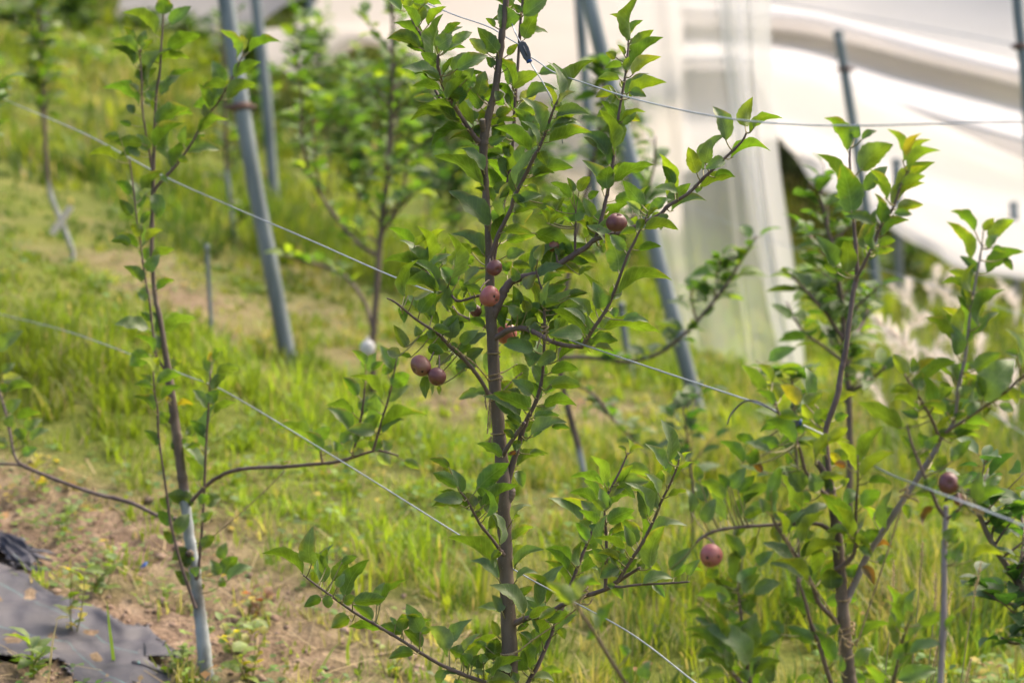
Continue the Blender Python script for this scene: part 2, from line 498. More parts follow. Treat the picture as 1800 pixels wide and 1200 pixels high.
def blades(x, y, h, w, az, lean, col, z=None):
    """Bent tapering blades, vectorised: 2 quads each."""
    n = len(x)
    z = terrain(x, y) - 0.01 if z is None else z
    dx, dy = np.cos(az), np.sin(az)
    sx, sy = -dy, dx
    P = []
    for t, ww in ((0, .8), (0.5, 1.0), (1.0, 0.12)):
        out = lean * h * t ** 2
        up = h * (t - 0.25 * lean * t ** 2)
        cx, cy, cz = x + dx * out, y + dy * out, z + up
        P.append(np.column_stack([cx - sx * w * ww, cy - sy * w * ww, cz]))
        P.append(np.column_stack([cx + sx * w * ww, cy + sy * w * ww, cz]))
    V = np.stack(P, 1).reshape(-1, 3)
    b = np.arange(n)[:, None] * 6
    F = np.concatenate([b + np.array([[0, 1, 3, 2]]), b + np.array([[2, 3, 5, 4]])], 1).reshape(-1, 4)
    C = np.repeat(col, 6, axis=0)
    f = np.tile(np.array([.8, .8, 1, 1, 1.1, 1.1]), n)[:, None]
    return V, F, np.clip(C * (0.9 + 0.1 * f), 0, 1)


GREENS = np.array([[0.185, 0.258, 0.018], [0.135, 0.212, 0.020], [0.250, 0.298, 0.026], [0.092, 0.155, 0.022], [0.215, 0.245, 0.032]])
STRAW = np.array([0.40, 0.31, 0.17])


def noise2(x, y, s, seed):
    r = np.random.default_rng(seed)
    v = np.zeros_like(x)
    for _ in range(7):
        a = r.uniform(0, 6.28); f = s * r.uniform(0.6, 1.7)
        v += np.sin((x * math.cos(a) + y * math.sin(a)) * f + r.uniform(0, 6.28))
    return v / 7 ** 0.5


def build_grass():
    VV, FF, CC = [], [], []
    off = 0
    for (y0, y1, dens, per, hs, wd) in [(3.0, 4.6, 150, 22, .13, .0026), (4.6, 7.6, 340, 26, .115, .0025), (7.6, 10.5, 230, 22, .125, .0036), (10.5, 16, 100, 18, .13, .006), (16, 27, 30, 14, .15, .012)]:
        hw = 0.30 * y1 + 0.5
        n = int(2 * hw * (y1 - y0) * dens)
        cx = rng.uniform(-hw, hw, n); cy = rng.uniform(y0, y1, n)
        s = soil(cx, cy)
        nz = noise2(cx, cy, 4.5, 3)
        inside = np.abs(cx) < 0.29 * cy + 0.5
        keep = inside & (rng.uniform(0, 1, n) < (1 - (0.93 - .2 * bank(cx, cy)[1]) * s) * np.clip(0.80 + 0.34 * nz, 0.42, 1)) & ~on_fabric(cx, cy)
        cx, cy, s, nz = cx[keep], cy[keep], s[keep], nz[keep]
        n = len(cx)
        ch = hs * np.clip(0.85 + 0.42 * noise2(cx, cy, 3.0, 11), 0.30, 1.9) * rng.uniform(0.6, 1.35, n) * (1 - 0.55 * s)
        # taller, brighter grass on the bank edge at the left and the low right-hand side
        on, beyond = bank(cx, cy)
        ch *= (1 + 0.22 * on) * (1 - .38 * beyond)
        ch *= 1 - 0.45 * (cx < 0.15) * (cy < 5.3)
        ch *= 1 + 0.12 * np.exp(-((cx - 1.1) / 0.7) ** 2) * (cy < 9)
        kind = np.clip((2.0 + 1.35 * noise2(cx, cy, 1.6, 21) + rng.normal(0, .75, n)), 0, 3.99).astype(int)
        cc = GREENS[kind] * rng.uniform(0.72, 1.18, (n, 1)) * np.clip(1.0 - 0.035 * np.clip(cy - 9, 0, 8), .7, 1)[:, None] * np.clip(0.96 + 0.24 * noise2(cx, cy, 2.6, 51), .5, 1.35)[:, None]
        dry = (rng.uniform(0, 1, n) < np.clip(0.03 + 0.12 * noise2(cx, cy, 1.2, 31) + 0.3 * s, 0.01, 0.6))
        cc[dry] = 0.45 * cc[dry] + 0.55 * STRAW * rng.uniform(.7, 1.1, (dry.sum(), 1))
        k = rng.integers(per // 2, per + 1, n)
        idx = np.repeat(np.arange(n), k)
        m = len(idx)
        rad = np.abs(rng.normal(0, 0.030, m)) * (1 + (y0 > 9))
        a = rng.uniform(0, 6.283, m)
        x = cx[idx] + rad * np.cos(a); y = cy[idx] + rad * np.sin(a)
        h = ch[idx] * rng.uniform(0.45, 1.15, m)
        az = a + rng.normal(0, 0.7, m)
        lean = np.clip(rng.normal(0.42, 0.28, m), 0.02, 1.3)
        w = wd * rng.uniform(0.6, 1.3, m)
        c = cc[idx] * rng.uniform(0.8, 1.2, (m, 1))
        old = rng.uniform(0, 1, m) < 0.035
        c[old] = STRAW * rng.uniform(0.6, 1.1, (old.sum(), 1))
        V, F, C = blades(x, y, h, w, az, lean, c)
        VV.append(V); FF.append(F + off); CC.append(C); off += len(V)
    tag(fast_mesh("grass", np.vstack(VV), np.vstack(FF), np.vstack(CC), GRASSM), kind='stuff')


build_grass()


def build_ground_cover():
    """Low broad-leaved herbs and dead straw between the tufts."""
    n = 5400
    y = rng.uniform(3.6, 9.5, n); x = rng.uniform(-0.29, 0.29, n) * y
    nz = noise2(x, y, 3.5, 77)
    keep = rng.uniform(0, 1, n) < np.clip(0.30 + 0.35 * nz + 0.45 * soil(x, y) * (y < 6.5), 0.02, 1)
    keep &= ~on_fabric(x, y)
    x, y = x[keep], y[keep]; n = len(x)
    V, F, C = [], [], []
    off = 0
    pal = np.array([[.10, .19, .03], [.16, .24, .03], [.08, .14, .035], [.36, .28, .04], [.13, .17, .07], [.30, .17, .07]])
    for i in range(n):
        k = rng.integers(4, 10)
        base = np.array([x[i], y[i], float(terrain(x[i], y[i]))])
        ci = pal[rng.choice(6, p=[.34, .27, .18, .08, .09, .04])]
        for j in range(k):
            a = rng.uniform(0, 6.283); L = rng.uniform(.008, .030); w = L * rng.uniform(.28, .5)
            d = np.array([math.cos(a), math.sin(a), rng.uniform(-.1, .9)]); d /= np.linalg.norm(d)
            s = np.cross(d, [0, 0, 1]); s /= np.linalg.norm(s) + 1e-9
            o = base + np.array([rng.normal(0, .02), rng.normal(0, .02), rng.uniform(0.0, .055)])
            q = [o, o + d * L * .5 - s * w, o + d * L - np.array([0, 0, L * .2]), o + d * L * .5 + s * w]
            V += q; F.append((off, off + 1, off + 2, off + 3)); off += 4
            c = ci * rng.uniform(.7, 1.3); C += [c] * 4
    # straw lying on the soil
    for i in range(2600):
        yy = rng.uniform(4.2, 8.5); xx = rng.uniform(-.26, .26) * yy
        if rng.uniform() > 0.15 + 0.9 * float(soil(np.array(xx), np.array(yy))) or on_fabric(np.array([xx]), np.array([yy]))[0]: continue
        a = rng.uniform(0, 3.14); L = rng.uniform(.03, .14); w = rng.uniform(.0008, .002)
        d = np.array([math.cos(a), math.sin(a), 0]); s = np.array([-d[1], d[0], 0])
        o = np.array([xx, yy, float(terrain(xx, yy)) + rng.uniform(.012, .03)])
        e = o + d * L; e[2] = float(terrain(e[0], e[1])) + rng.uniform(.012, .03)
        V += [o - s * w, o + s * w, e + s * w, e - s * w]; F.append((off, off + 1, off + 2, off + 3)); off += 4
        c = STRAW * rng.uniform(.5, 1.15); C += [c] * 4
    tag(fast_mesh("ground_cover", np.array(V), np.array(F), np.array(C), WEEDM), kind='stuff')


build_ground_cover()


def build_clods():
    ico = [(0, 0, 1), (.894, 0, .447), (.276, .851, .447), (-.724, .526, .447), (-.724, -.526, .447), (.276, -.851, .447),
           (.724, .526, -.447), (-.276, .851, -.447), (-.894, 0, -.447), (-.276, -.851, -.447), (.724, -.526, -.447), (0, 0, -1)]
    fa = [(0, 1, 2), (0, 2, 3), (0, 3, 4), (0, 4, 5), (0, 5, 1), (1, 6, 2), (2, 7, 3), (3, 8, 4), (4, 9, 5), (5, 10, 1),
          (6, 7, 2), (7, 8, 3), (8, 9, 4), (9, 10, 5), (10, 6, 1), (6, 11, 7), (7, 11, 8), (8, 11, 9), (9, 11, 10), (10, 11, 6)]
    ico = np.array(ico)
    V, F, off = [], [], 0
    for i in range(9000):
        y = rng.uniform(4.2, 7.5); x = rng.uniform(-.27, .27) * y
        if rng.uniform() > float(soil(np.array(x), np.array(y))) ** 1.3 or on_fabric(np.array([x]), np.array([y]))[0]: continue
        r = 0.0022 + 0.006 * rng.uniform() ** 2.2 + (0.014 * rng.uniform() if rng.uniform() < .05 else 0)
        s = ico * (r * rng.uniform(.65, 1.25, (12, 1))) * np.array([1, 1, .7])
        V.append(s + np.array([x, y, float(terrain(x, y)) + r * .3]))
        F += [(a + off, b + off, c + off) for a, b, c in fa]; off += 12
    V = np.vstack(V)
    m = simple_mat("dry_clods", (0.15, 0.095, 0.070), (0.34, 0.25, 0.19), scale=30, rough=0.95, spec=.1)
    tag(fast_mesh("soil_crumbs", V, np.array(F), np.ones((len(V), 3)), m), kind='stuff')


build_clods()


# ------------------------------------------------------------------ weed control fabric, bottom left
def fabric_material():
    m, n, l = new_mat("woven_weed_fabric")
    pb = n['Principled BSDF']
    uv = N(n, 'ShaderNodeUVMap'); sep = N(n, 'ShaderNodeSeparateXYZ'); l.new(uv.outputs[0], sep.inputs[0])
    tc = N(n, 'ShaderNodeTexCoord')
    no = N(n, 'ShaderNodeTexNoise'); no.inputs['Scale'].default_value = 6; no.inputs['Detail'].default_value = 6
    l.new(tc.outputs['Object'], no.inputs['Vector'])
    r = ramp(n, [(0.34, (0.026, 0.025, 0.033)), (0.54, (0.052, 0.049, 0.060)), (0.74, (0.125, 0.11, 0.105))]); l.new(no.outputs[0], r.inputs[0])
    # teal marker threads every 0.25 m
    mod = N(n, 'ShaderNodeMath', operation='PINGPONG'); l.new(sep.outputs[1], mod.inputs[0]); mod.inputs[1].default_value = 0.105
    th = N(n, 'ShaderNodeMath', operation='LESS_THAN'); l.new(mod.outputs[0], th.inputs[0]); th.inputs[1].default_value = 0.0012
    mx = N(n, 'ShaderNodeMix', data_type='RGBA'); l.new(th.outputs[0], mx.inputs[0]); l.new(r.outputs[0], mx.inputs[6]); mx.inputs[7].default_value = (0.09, 0.24, 0.24, 1)
    l.new(mx.outputs[2], pb.inputs['Base Color'])
    pb.inputs['Roughness'].default_value = 0.52
    pb.inputs['Specular IOR Level'].default_value = 0.30
    wx = N(n, 'ShaderNodeTexWave'); wx.inputs['Scale'].default_value = 90
    wy = N(n, 'ShaderNodeTexWave', bands_direction='Y'); wy.inputs['Scale'].default_value = 90
    l.new(uv.outputs[0], wx.inputs['Vector']); l.new(uv.outputs[0], wy.inputs['Vector'])
    ad = N(n, 'ShaderNodeMath', operation='ADD'); l.new(wx.outputs['Fac'], ad.inputs[0]); l.new(wy.outputs['Fac'], ad.inputs[1])
    bm = N(n, 'ShaderNodeBump'); bm.inputs['Strength'].default_value = 0.35; bm.inputs['Distance'].default_value = 0.001
    l.new(ad.outputs[0], bm.inputs['Height']); l.new(bm.outputs[0], pb.inputs['Normal'])
    return m


FABRIC = fabric_material()


def fabric(edge_a, edge_b, label, wr, seed, lift=0.011):
    """A strip of cloth between two ground edges (rows of photo bearings), wrinkled and thin but solid."""
    A = spline([ground_at(*p)[:2] for p in edge_a], 14)
    B = spline([ground_at(*p)[:2] for p in edge_b], 14)
    k = 46
    t = np.linspace(0, 1, k)
    n = len(A)
    P = A[:, None, :] * (1 - t[None, :, None]) + B[:, None, :] * t[None, :, None]
    s = np.linspace(0, 1, n)
    edge = np.minimum(np.minimum(t, 1 - t)[None, :] * 6, 1)
    r = np.random.default_rng(seed)
    P = P + (0.007 * r.normal(0, 1, (n, 1, 2)) * ((t < .02) | (t > .98))[None, :, None])
    tt = np.linspace(0, 1, k)[None, :]; endw = (np.linspace(0, 1, n)[:, None] > .85) * (np.linspace(0, 1, n)[:, None] - .85) / .15
    P[..., 0] += endw * (0.035 * np.sin(tt * 17 + 1) + 0.022 * np.sin(tt * 41) - 0.02)
    Z = terrain(P[..., 0], P[..., 1]) + lift + 0.0 * edge
    ridges = np.zeros((n, k))
    for _ in range(9):
        a = r.uniform(-.6, .6); c = r.uniform(-.2, 1.2); wdt = r.uniform(.03, .08)
        d = (t[None, :] - c - a * (s[:, None] - .5))
        ridges += wr * r.uniform(.4, 1) * np.exp(-(d / wdt) ** 2) * (0.4 + 0.6 * np.sin(3.14 * np.clip(s * r.uniform(.8, 1.6) + r.uniform(-.3, .3), 0, 1)))[:, None]
    Z = Z + ridges * 0.6 + 0.006 * noise2(P[..., 0], P[..., 1], 24, seed) + 0.0022 * noise2(P[..., 0], P[..., 1], 75, seed + 1)
    L = np.linalg.norm(np.diff(A, axis=0), axis=1); ls = np.concatenate([[0], np.cumsum(L)])
    wid = np.linalg.norm(B - A, axis=1).mean()
    V = np.concatenate([P, Z[..., None]], 2)
    UV = np.stack([np.repeat(ls[:, None], k, 1), np.repeat(t[None, :] * wid + 0.05, n, 0)], 2)
    top = V.reshape(-1, 3); bot = top - np.array([0, 0, 0.0015])
    F = []
    q = n * k
    for i in range(n - 1):
        for j in range(k - 1):
            a = i * k + j
            F.append((a, a + 1, a + k + 1, a + k)); F.append((q + a, q + a + k, q + a + k + 1, q + a + 1))
    ring = [j for j in range(k)] + [i * k + k - 1 for i in range(1, n)] + [(n - 1) * k + j for j in range(k - 2, -1, -1)] + [i * k for i in range(n - 2, 0, -1)]
    for a, c in zip(ring, ring[1:] + ring[:1]): F.append((a, q + a, q + c, c))
    b = Buf()
    b.add(np.vstack([top, bot]), F, np.vstack([UV.reshape(-1, 2)] * 2))
    tag(b.build("weed_fabric", FABRIC, origin=top.mean(0)), label, "weed fabric")


fabric(SHEET_A, SHEET_B,       "large grey woven weed fabric lying flat at the lower left with teal marker threads", 0.013, 5)
fabric(FLAP_A, FLAP_B,
       "small dark crumpled flap of weed fabric above the large sheet", 0.022, 9, lift=0.022)


# ------------------------------------------------------------------ white nets over the rows behind
NETW = net_material("white_net", (0.86, 0.835, 0.815), 0.06, 0.5)
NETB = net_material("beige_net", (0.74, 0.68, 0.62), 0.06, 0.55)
NETS = net_material("white_swag_net", (0.90, 0.87, 0.84), 0.16, 0.62)
NETC = net_material("thin_white_net", (0.90, 0.88, 0.86), 0.60, 0.6)


def net(name, label, rows, mat, ripple=0.05, fold=0.0, freq=9.0, seed=1, ru=34, rv=20, along=True):
    """A hanging sheet through rows of surveyed points (px, py, distance); folds run along or across it."""
    r = np.random.default_rng(seed)
    R = np.array([spline([at(*p) for p in row], max(2, int(ru / (len(row) - 1)) + 1)) if len(row) > 2 else spline([at(*p) for p in row], ru) for row in rows], dtype=object) \
        if False else None
    RR = []
    for row in rows:
        c = spline([at(*p) for p in row], 10)
        tt = np.linspace(0, len(c) - 1, ru * 2)
        RR.append(np.column_stack([np.interp(tt, np.arange(len(c)), c[:, q]) for q in range(3)]))
    RR = np.array(RR)
    nu = RR.shape[1]
    G = np.stack([spline(RR[:, i, :], max(2, rv // max(len(rows) - 1, 1))) for i in range(nu)], 1)
    nv = G.shape[0]
    u = np.linspace(0, 1, nu)[None, :]; v = np.linspace(0, 1, nv)[:, None]
    ph = r.uniform(0, 6, 6)
    u0, v0 = u, v
    u = u0 + .10 * np.sin(5.1 * u0 + ph[4]) + .05 * np.sin(13 * u0 + 3 * v0 + ph[5]) + .06 * v0 * np.sin(4 * v0 + ph[1])
    v = v0 + .04 * np.sin(7 * v0 + 3 * u0 + ph[0])
    w = ripple * (np.sin(6.283 * (freq * (v if along else u) + 0.7 * (u if along else v)) + ph[0]) + 0.6 * np.sin(6.283 * (1.9 * freq * (v if along else u) - 0.6 * (u if along else v)) + ph[1]) + 0.35 * np.sin(6.283 * (3.3 * u + 2.1 * v) + ph[2]))
    w = w + fold * np.sin(6.283 * 2.5 * (v if along else u) + ph[3])
    G = G + w[..., None] * (FWD + np.array([0.2, 0, 0.35]))[None, None, :]
    V = G.reshape(-1, 3)
    F = [(i * nu + j, i * nu + j + 1, (i + 1) * nu + j + 1, (i + 1) * nu + j) for i in range(nv - 1) for j in range(nu - 1)]
    b = Buf(); b.add(V, F)
    o = b.build(name, mat, origin=V.mean(0))
    return tag(o, label, "net")


net("net", "bright white net canopy filling the upper right corner behind the orchard",
    [[(880, -420, 29), (1300, -420, 29), (1700, -420, 29), (2050, -420, 29)],
     [(900, -60, 22), (1360, -30, 22), (1600, 20, 22), (2050, 95, 21)],
     [(930, 10, 19), (1360, 18, 19), (1600, 70, 18.5), (2050, 175, 18)],
     [(940, 45, 19.6), (1360, 58, 19.7), (1600, 112, 19.2), (2050, 225, 18.6)],
     [(960, 110, 18), (1360, 108, 18), (1600, 188, 17.4), (2050, 310, 16.8)],
     [(975, 150, 18.8), (1360, 150, 18.8), (1600, 246, 18.2), (2050, 372, 17.5)],
     [(1020, 300, 16.8), (1200, 300, 16.6), (1360, 245, 16.8), (1600, 345, 16), (2050, 450, 15)]], NETW, 0.05, 0.0, 6, 3, rv=60)
net("net", "white net swag sagging low over the tall grass at the right edge",
    [[(1310, 90, 17), (1500, 140, 16.6), (1700, 230, 15.8), (2050, 370, 14.6)],
     [(1350, 175, 15.2), (1500, 225, 15), (1680, 330, 14.2), (2050, 470, 13.4)],
     [(1362, 232, 14.2), (1440, 312, 13.8), (1560, 380, 13.4), (1640, 432, 13.1), (1740, 460, 13.0), (2050, 505, 12.8)],
     [(1366, 226, 14.9), (1440, 292, 14.6), (1560, 352, 14.2), (1640, 404, 13.9), (1740, 434, 13.8), (2050, 486, 13.6)]], NETS, 0.10, 0.05, 2.5, 8)
net("net", "sheer white net curtain hanging down to the grass in diagonal folds",
    [[(1040, -260, 11.6), (1150, -260, 11.4), (1260, -260, 11.2), (1345, -260, 11.2)],
     [(1090, 0, 11.2), (1180, 20, 11), (1270, 40, 10.8), (1352, 60, 10.8)],
     [(1135, 240, 10.8), (1210, 260, 10.6), (1290, 280, 10.4), (1366, 290, 10.4)],
     [(1160, 460, 10.4), (1235, 470, 10.2), (1310, 480, 10.1), (1396, 490, 10.1)],
     [(1205, 655, 10.1), (1265, 672, 10), (1330, 650, 9.9), (1414, 640, 9.9)]], NETC, 0.02, 0.02, 3, 12, along=False)
net("net", "opaque white edge of the net curtain hanging in a narrow vertical band",
    [[(1250, -260, 10.9), (1300, -260, 10.8), (1348, -260, 10.9)],
     [(1270, 60, 10.5), (1310, 70, 10.4), (1356, 80, 10.5)],
     [(1300, 280, 10.1), (1330, 290, 10.0), (1370, 290, 10.1)],
     [(1335, 470, 9.9), (1360, 480, 9.8), (1398, 485, 9.9)],
     [(1372, 640, 9.7), (1392, 650, 9.6), (1416, 640, 9.7)]], net_material("dense_white_net", (0.88, 0.86, 0.84), 0.38, 0.6), 0.015, 0.02, 2, 14, ru=20, along=False)
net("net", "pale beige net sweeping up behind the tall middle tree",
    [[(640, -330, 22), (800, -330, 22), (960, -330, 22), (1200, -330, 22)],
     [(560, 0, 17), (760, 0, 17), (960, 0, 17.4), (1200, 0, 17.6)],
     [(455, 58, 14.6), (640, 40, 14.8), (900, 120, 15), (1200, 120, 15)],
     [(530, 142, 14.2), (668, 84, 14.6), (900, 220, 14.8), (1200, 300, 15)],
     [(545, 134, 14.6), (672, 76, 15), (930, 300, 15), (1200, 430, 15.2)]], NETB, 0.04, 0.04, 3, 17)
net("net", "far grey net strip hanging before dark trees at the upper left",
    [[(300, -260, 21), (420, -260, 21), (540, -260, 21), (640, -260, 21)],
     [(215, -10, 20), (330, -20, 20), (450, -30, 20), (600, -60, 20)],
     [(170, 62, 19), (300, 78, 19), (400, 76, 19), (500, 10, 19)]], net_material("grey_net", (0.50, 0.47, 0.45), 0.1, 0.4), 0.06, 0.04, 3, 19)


# ------------------------------------------------------------------ posts
def post(label, pts, rad, d, clamps=(), name="metal_post", to_ground=True):
    P = [at(x, y, d) for x, y in pts]
    if to_ground:
        a, b = P[-2], P[-1]
        u = (b - a) / np.linalg.norm(b - a)
        t = 0
        q = b.copy()
        while q[2] > float(terrain(q[0], q[1])) - 0.12 and t < 400:
            q = q + u * 0.01; t += 1
        P[-1] = q
    root = empty(name, P[-1])
    b = Buf(); tube(b, spline(P, 8), rad, 20)
    b.build("pole", POSTM, root)
    top = P[0]; u = (P[0] - P[1]); u /= np.linalg.norm(u)
    c = Buf(); tube(c, [top - u * 0.01, top + u * 0.012, top + u * 0.02], [rad * 1.08, rad * 1.08, rad * .7], 20)
    c.build("cap", POSTM, root)
    for (x, y) in clamps:
        q = at(x, y, d)
        c = Buf()
        tube(c, [q - u * 0.012, q + u * 0.012], rad * 1.22, 16)
        tube(c, [q + np.array([-rad * 1.9, -0.01, 0]), q + np.array([rad * 1.9, -0.01, 0])], 0.008, 8)
        c.build("clamp", RUST, root)
    return tag(root, label, "post")


post("thick grey steel post with dark clamp leaning behind the left young tree", [(352, -330), (397, 0), (440, 280), (474, 460), (505, 620)], 0.028, 8.2, [(423, 188)])
post("blurred grey steel post beside the thick clamped post at the left", [(418, -330), (450, 0), (466, 150), (478, 300)], 0.027, 12)
post("thick bluish steel post leaning behind the right side of the middle tree", [(960, -330), (1040, 20), (1095, 230), (1150, 430), (1205, 640)], 0.027, 8.4)
post("thin grey post seen through the gap right of the tree top", [(1000, -330), (1018, 0), (1034, 200), (1050, 420)], 0.026, 12.5)
post("grey post standing before the white net at upper right, its top in view", [(1474, 60), (1499, 215), (1530, 420), (1550, 600)], 0.026, 12.6, [(1486, 122)])
post("dark post cropped by the top right corner with a crossbar", [(1770, -300), (1788, 0), (1806, 200), (1822, 520)], 0.020, 9.6, [(1793, 82)])
post("faint grey post under the net swag at the right edge", [(1782, 360), (1786, 480), (1790, 600)], 0.024, 13.8)
post("faint blue grey post right of the short post behind the tree", [(1576, 285), (1579, 420), (1584, 560)], 0.026, 13.6)
post("pale thin post before the beige net at upper middle", [(536, -200), (546, 20), (560, 260), (566, 330)], 0.028, 16.5)
post("faint bluish post at the upper left behind yellow leaves", [(64, -200), (70, 0), (76, 150)], 0.045, 17)
post("slim pale stake standing in the grass right of the middle trunk", [(1092, 540), (1098, 590), (1108, 650), (1114, 700)], 0.013, 8.8, name="stake")
post("short whitish stake standing in dry grass behind the left tree", [(364, 440), (367, 500), (372, 575)], 0.007, 7.7, name="stake")


# ------------------------------------------------------------------ far trees as one mass
def build_treeline():
    n = 46000
    V, F, C = [], [], []
    ncl = 420
    cx = rng.uniform(-20, 20, ncl); cy = rng.uniform(25, 36, ncl)
    cz = terrain(cx, cy) + rng.uniform(0.2, 9, ncl)
    cr = rng.uniform(0.9, 2.2, ncl)
    k = n // ncl
    d = rng.normal(0, 1, (ncl, k, 3)); d /= np.linalg.norm(d, axis=2, keepdims=True)
    rad = cr[:, None] * rng.uniform(.55, 1.05, (ncl, k))
    P = np.stack([cx, cy, cz], 1)[:, None, :] + d * rad[..., None] * np.array([1, 1, .8])
    P = P.reshape(-1, 3); n = len(P)
    a = rng.normal(0, 1, (n, 3)); a /= np.linalg.norm(a, axis=1)[:, None]
    b = np.cross(a, rng.normal(0, 1, (n, 3))); b /= np.linalg.norm(b, axis=1)[:, None]
    L = rng.uniform(.12, .32, (n, 1))
    V = np.stack([P - a * L, P + b * L * .6, P + a * L, P - b * L * .6], 1).reshape(-1, 3)
    F = np.arange(4 * n).reshape(-1, 4)
    tone = np.repeat(rng.uniform(.55, 1.35, ncl), k)[:, None] * rng.uniform(.75, 1.25, (n, 1))
    hue = np.repeat(rng.uniform(0, 1, ncl), k)[:, None]
    c = (np.array([[.045, .075, .028]]) * (1 - hue) + np.array([[.085, .10, .030]]) * hue) * tone
    tag(fast_mesh("treeline", V, F, np.repeat(c, 4, 0), WEEDM), kind='stuff')


build_treeline()
# ------------------------------------------------------------------ leaves, branches, near trees
TINTS = {'u': (0.064, 0.116, 0.021), 'o': (0.056, 0.106, 0.034), 'y': (0.100, 0.150, 0.022), 'x': (0.170, 0.165, 0.020),
         'g': (0.120, 0.160, 0.080), 'd': (0.100, 0.052, 0.020)}


def leaf(buf, base, tip, wid, nrm, tint, arc=0.12, fold=0.22, wave=0.05, rows=13, cols=5, serr=0.045, curl=0.0, mi=0):
    """One apple leaf: midrib from base to tip, folded along it, arched, with a waved and toothed edge."""
    base, tip, nrm = np.asarray(base), np.asarray(tip), np.asarray(nrm)
    ax = tip - base; L = np.linalg.norm(ax); ax = ax / L
    nrm = nrm - ax * np.dot(nrm, ax); nrm /= np.linalg.norm(nrm) + 1e-9
    lat = np.cross(nrm, ax)
    v = np.linspace(0, 1, rows)[:, None]
    u = np.linspace(-1, 1, cols)[None, :]
    hw = 0.5 * wid * np.clip(np.sin(math.pi * v ** 0.80), 0, 1) ** 0.72 * (1 - 0.12 * v)
    hw = hw * (1 - 0.25 * np.clip((v - .86) / .14, 0, 1)) + 0.0004
    tooth = np.ones((rows, cols))
    tooth[1:-1:2, 0] += serr; tooth[2:-1:2, 0] -= serr; tooth[2:-1:2, -1] += serr; tooth[1:-1:2, -1] -= serr
    ph = rng.uniform(0, 6.28, 4)
    bend = rng.uniform(-.06, .06)
    x = u * hw * tooth
    up = (fold * np.abs(u) ** 1.3 * hw + arc * L * 4 * v * (1 - v) - curl * L * np.clip(v - .6, 0, 1) ** 2 * 3
          + wave * wid * np.abs(u) ** 2 * (np.sin(v * rng.uniform(9, 15) + ph[0]) * (u > 0) + np.sin(v * rng.uniform(9, 15) + ph[1]) * (u < 0)) * np.sin(math.pi * v))
    along = v * L * np.ones_like(u) - 0.10 * np.abs(u) * hw
    side = bend * L * 4 * v * (1 - v)
    P = base + along[..., None] * ax + (x + side)[..., None] * lat + up[..., None] * nrm
    F = [(i * cols + j, i * cols + j + 1, (i + 1) * cols + j + 1, (i + 1) * cols + j) for i in range(rows - 1) for j in range(cols - 1)]
    UV = np.stack([np.repeat(u, rows, 0), np.repeat(v, cols, 1)], 2).reshape(-1, 2)
    c = np.tile(np.asarray(tint, float), (rows * cols, 1))
    if wave > 0.0 and rng.uniform() < .35:      # a yellowed or browned patch on some leaves
        edge = (np.abs(UV[:, 0]) > .8) & (UV[:, 1] > rng.uniform(.4, .8))
        c[edge] = c[edge] * .6 + np.array([.10, .07, .02])
    buf.add(P.reshape(-1, 3), F, UV, c, mi)


FRUIT = [(869, 471), (861, 521), (739, 643), (768, 662), (889, 586), (1083, 388), (973, 434), (1250, 976), (1668, 850)]


def near_fruit(x, y):
    return min(math.hypot(x - a, y - b) for a, b in FRUIT) < 62 or 840 < x < 895 and 440 < y < 800


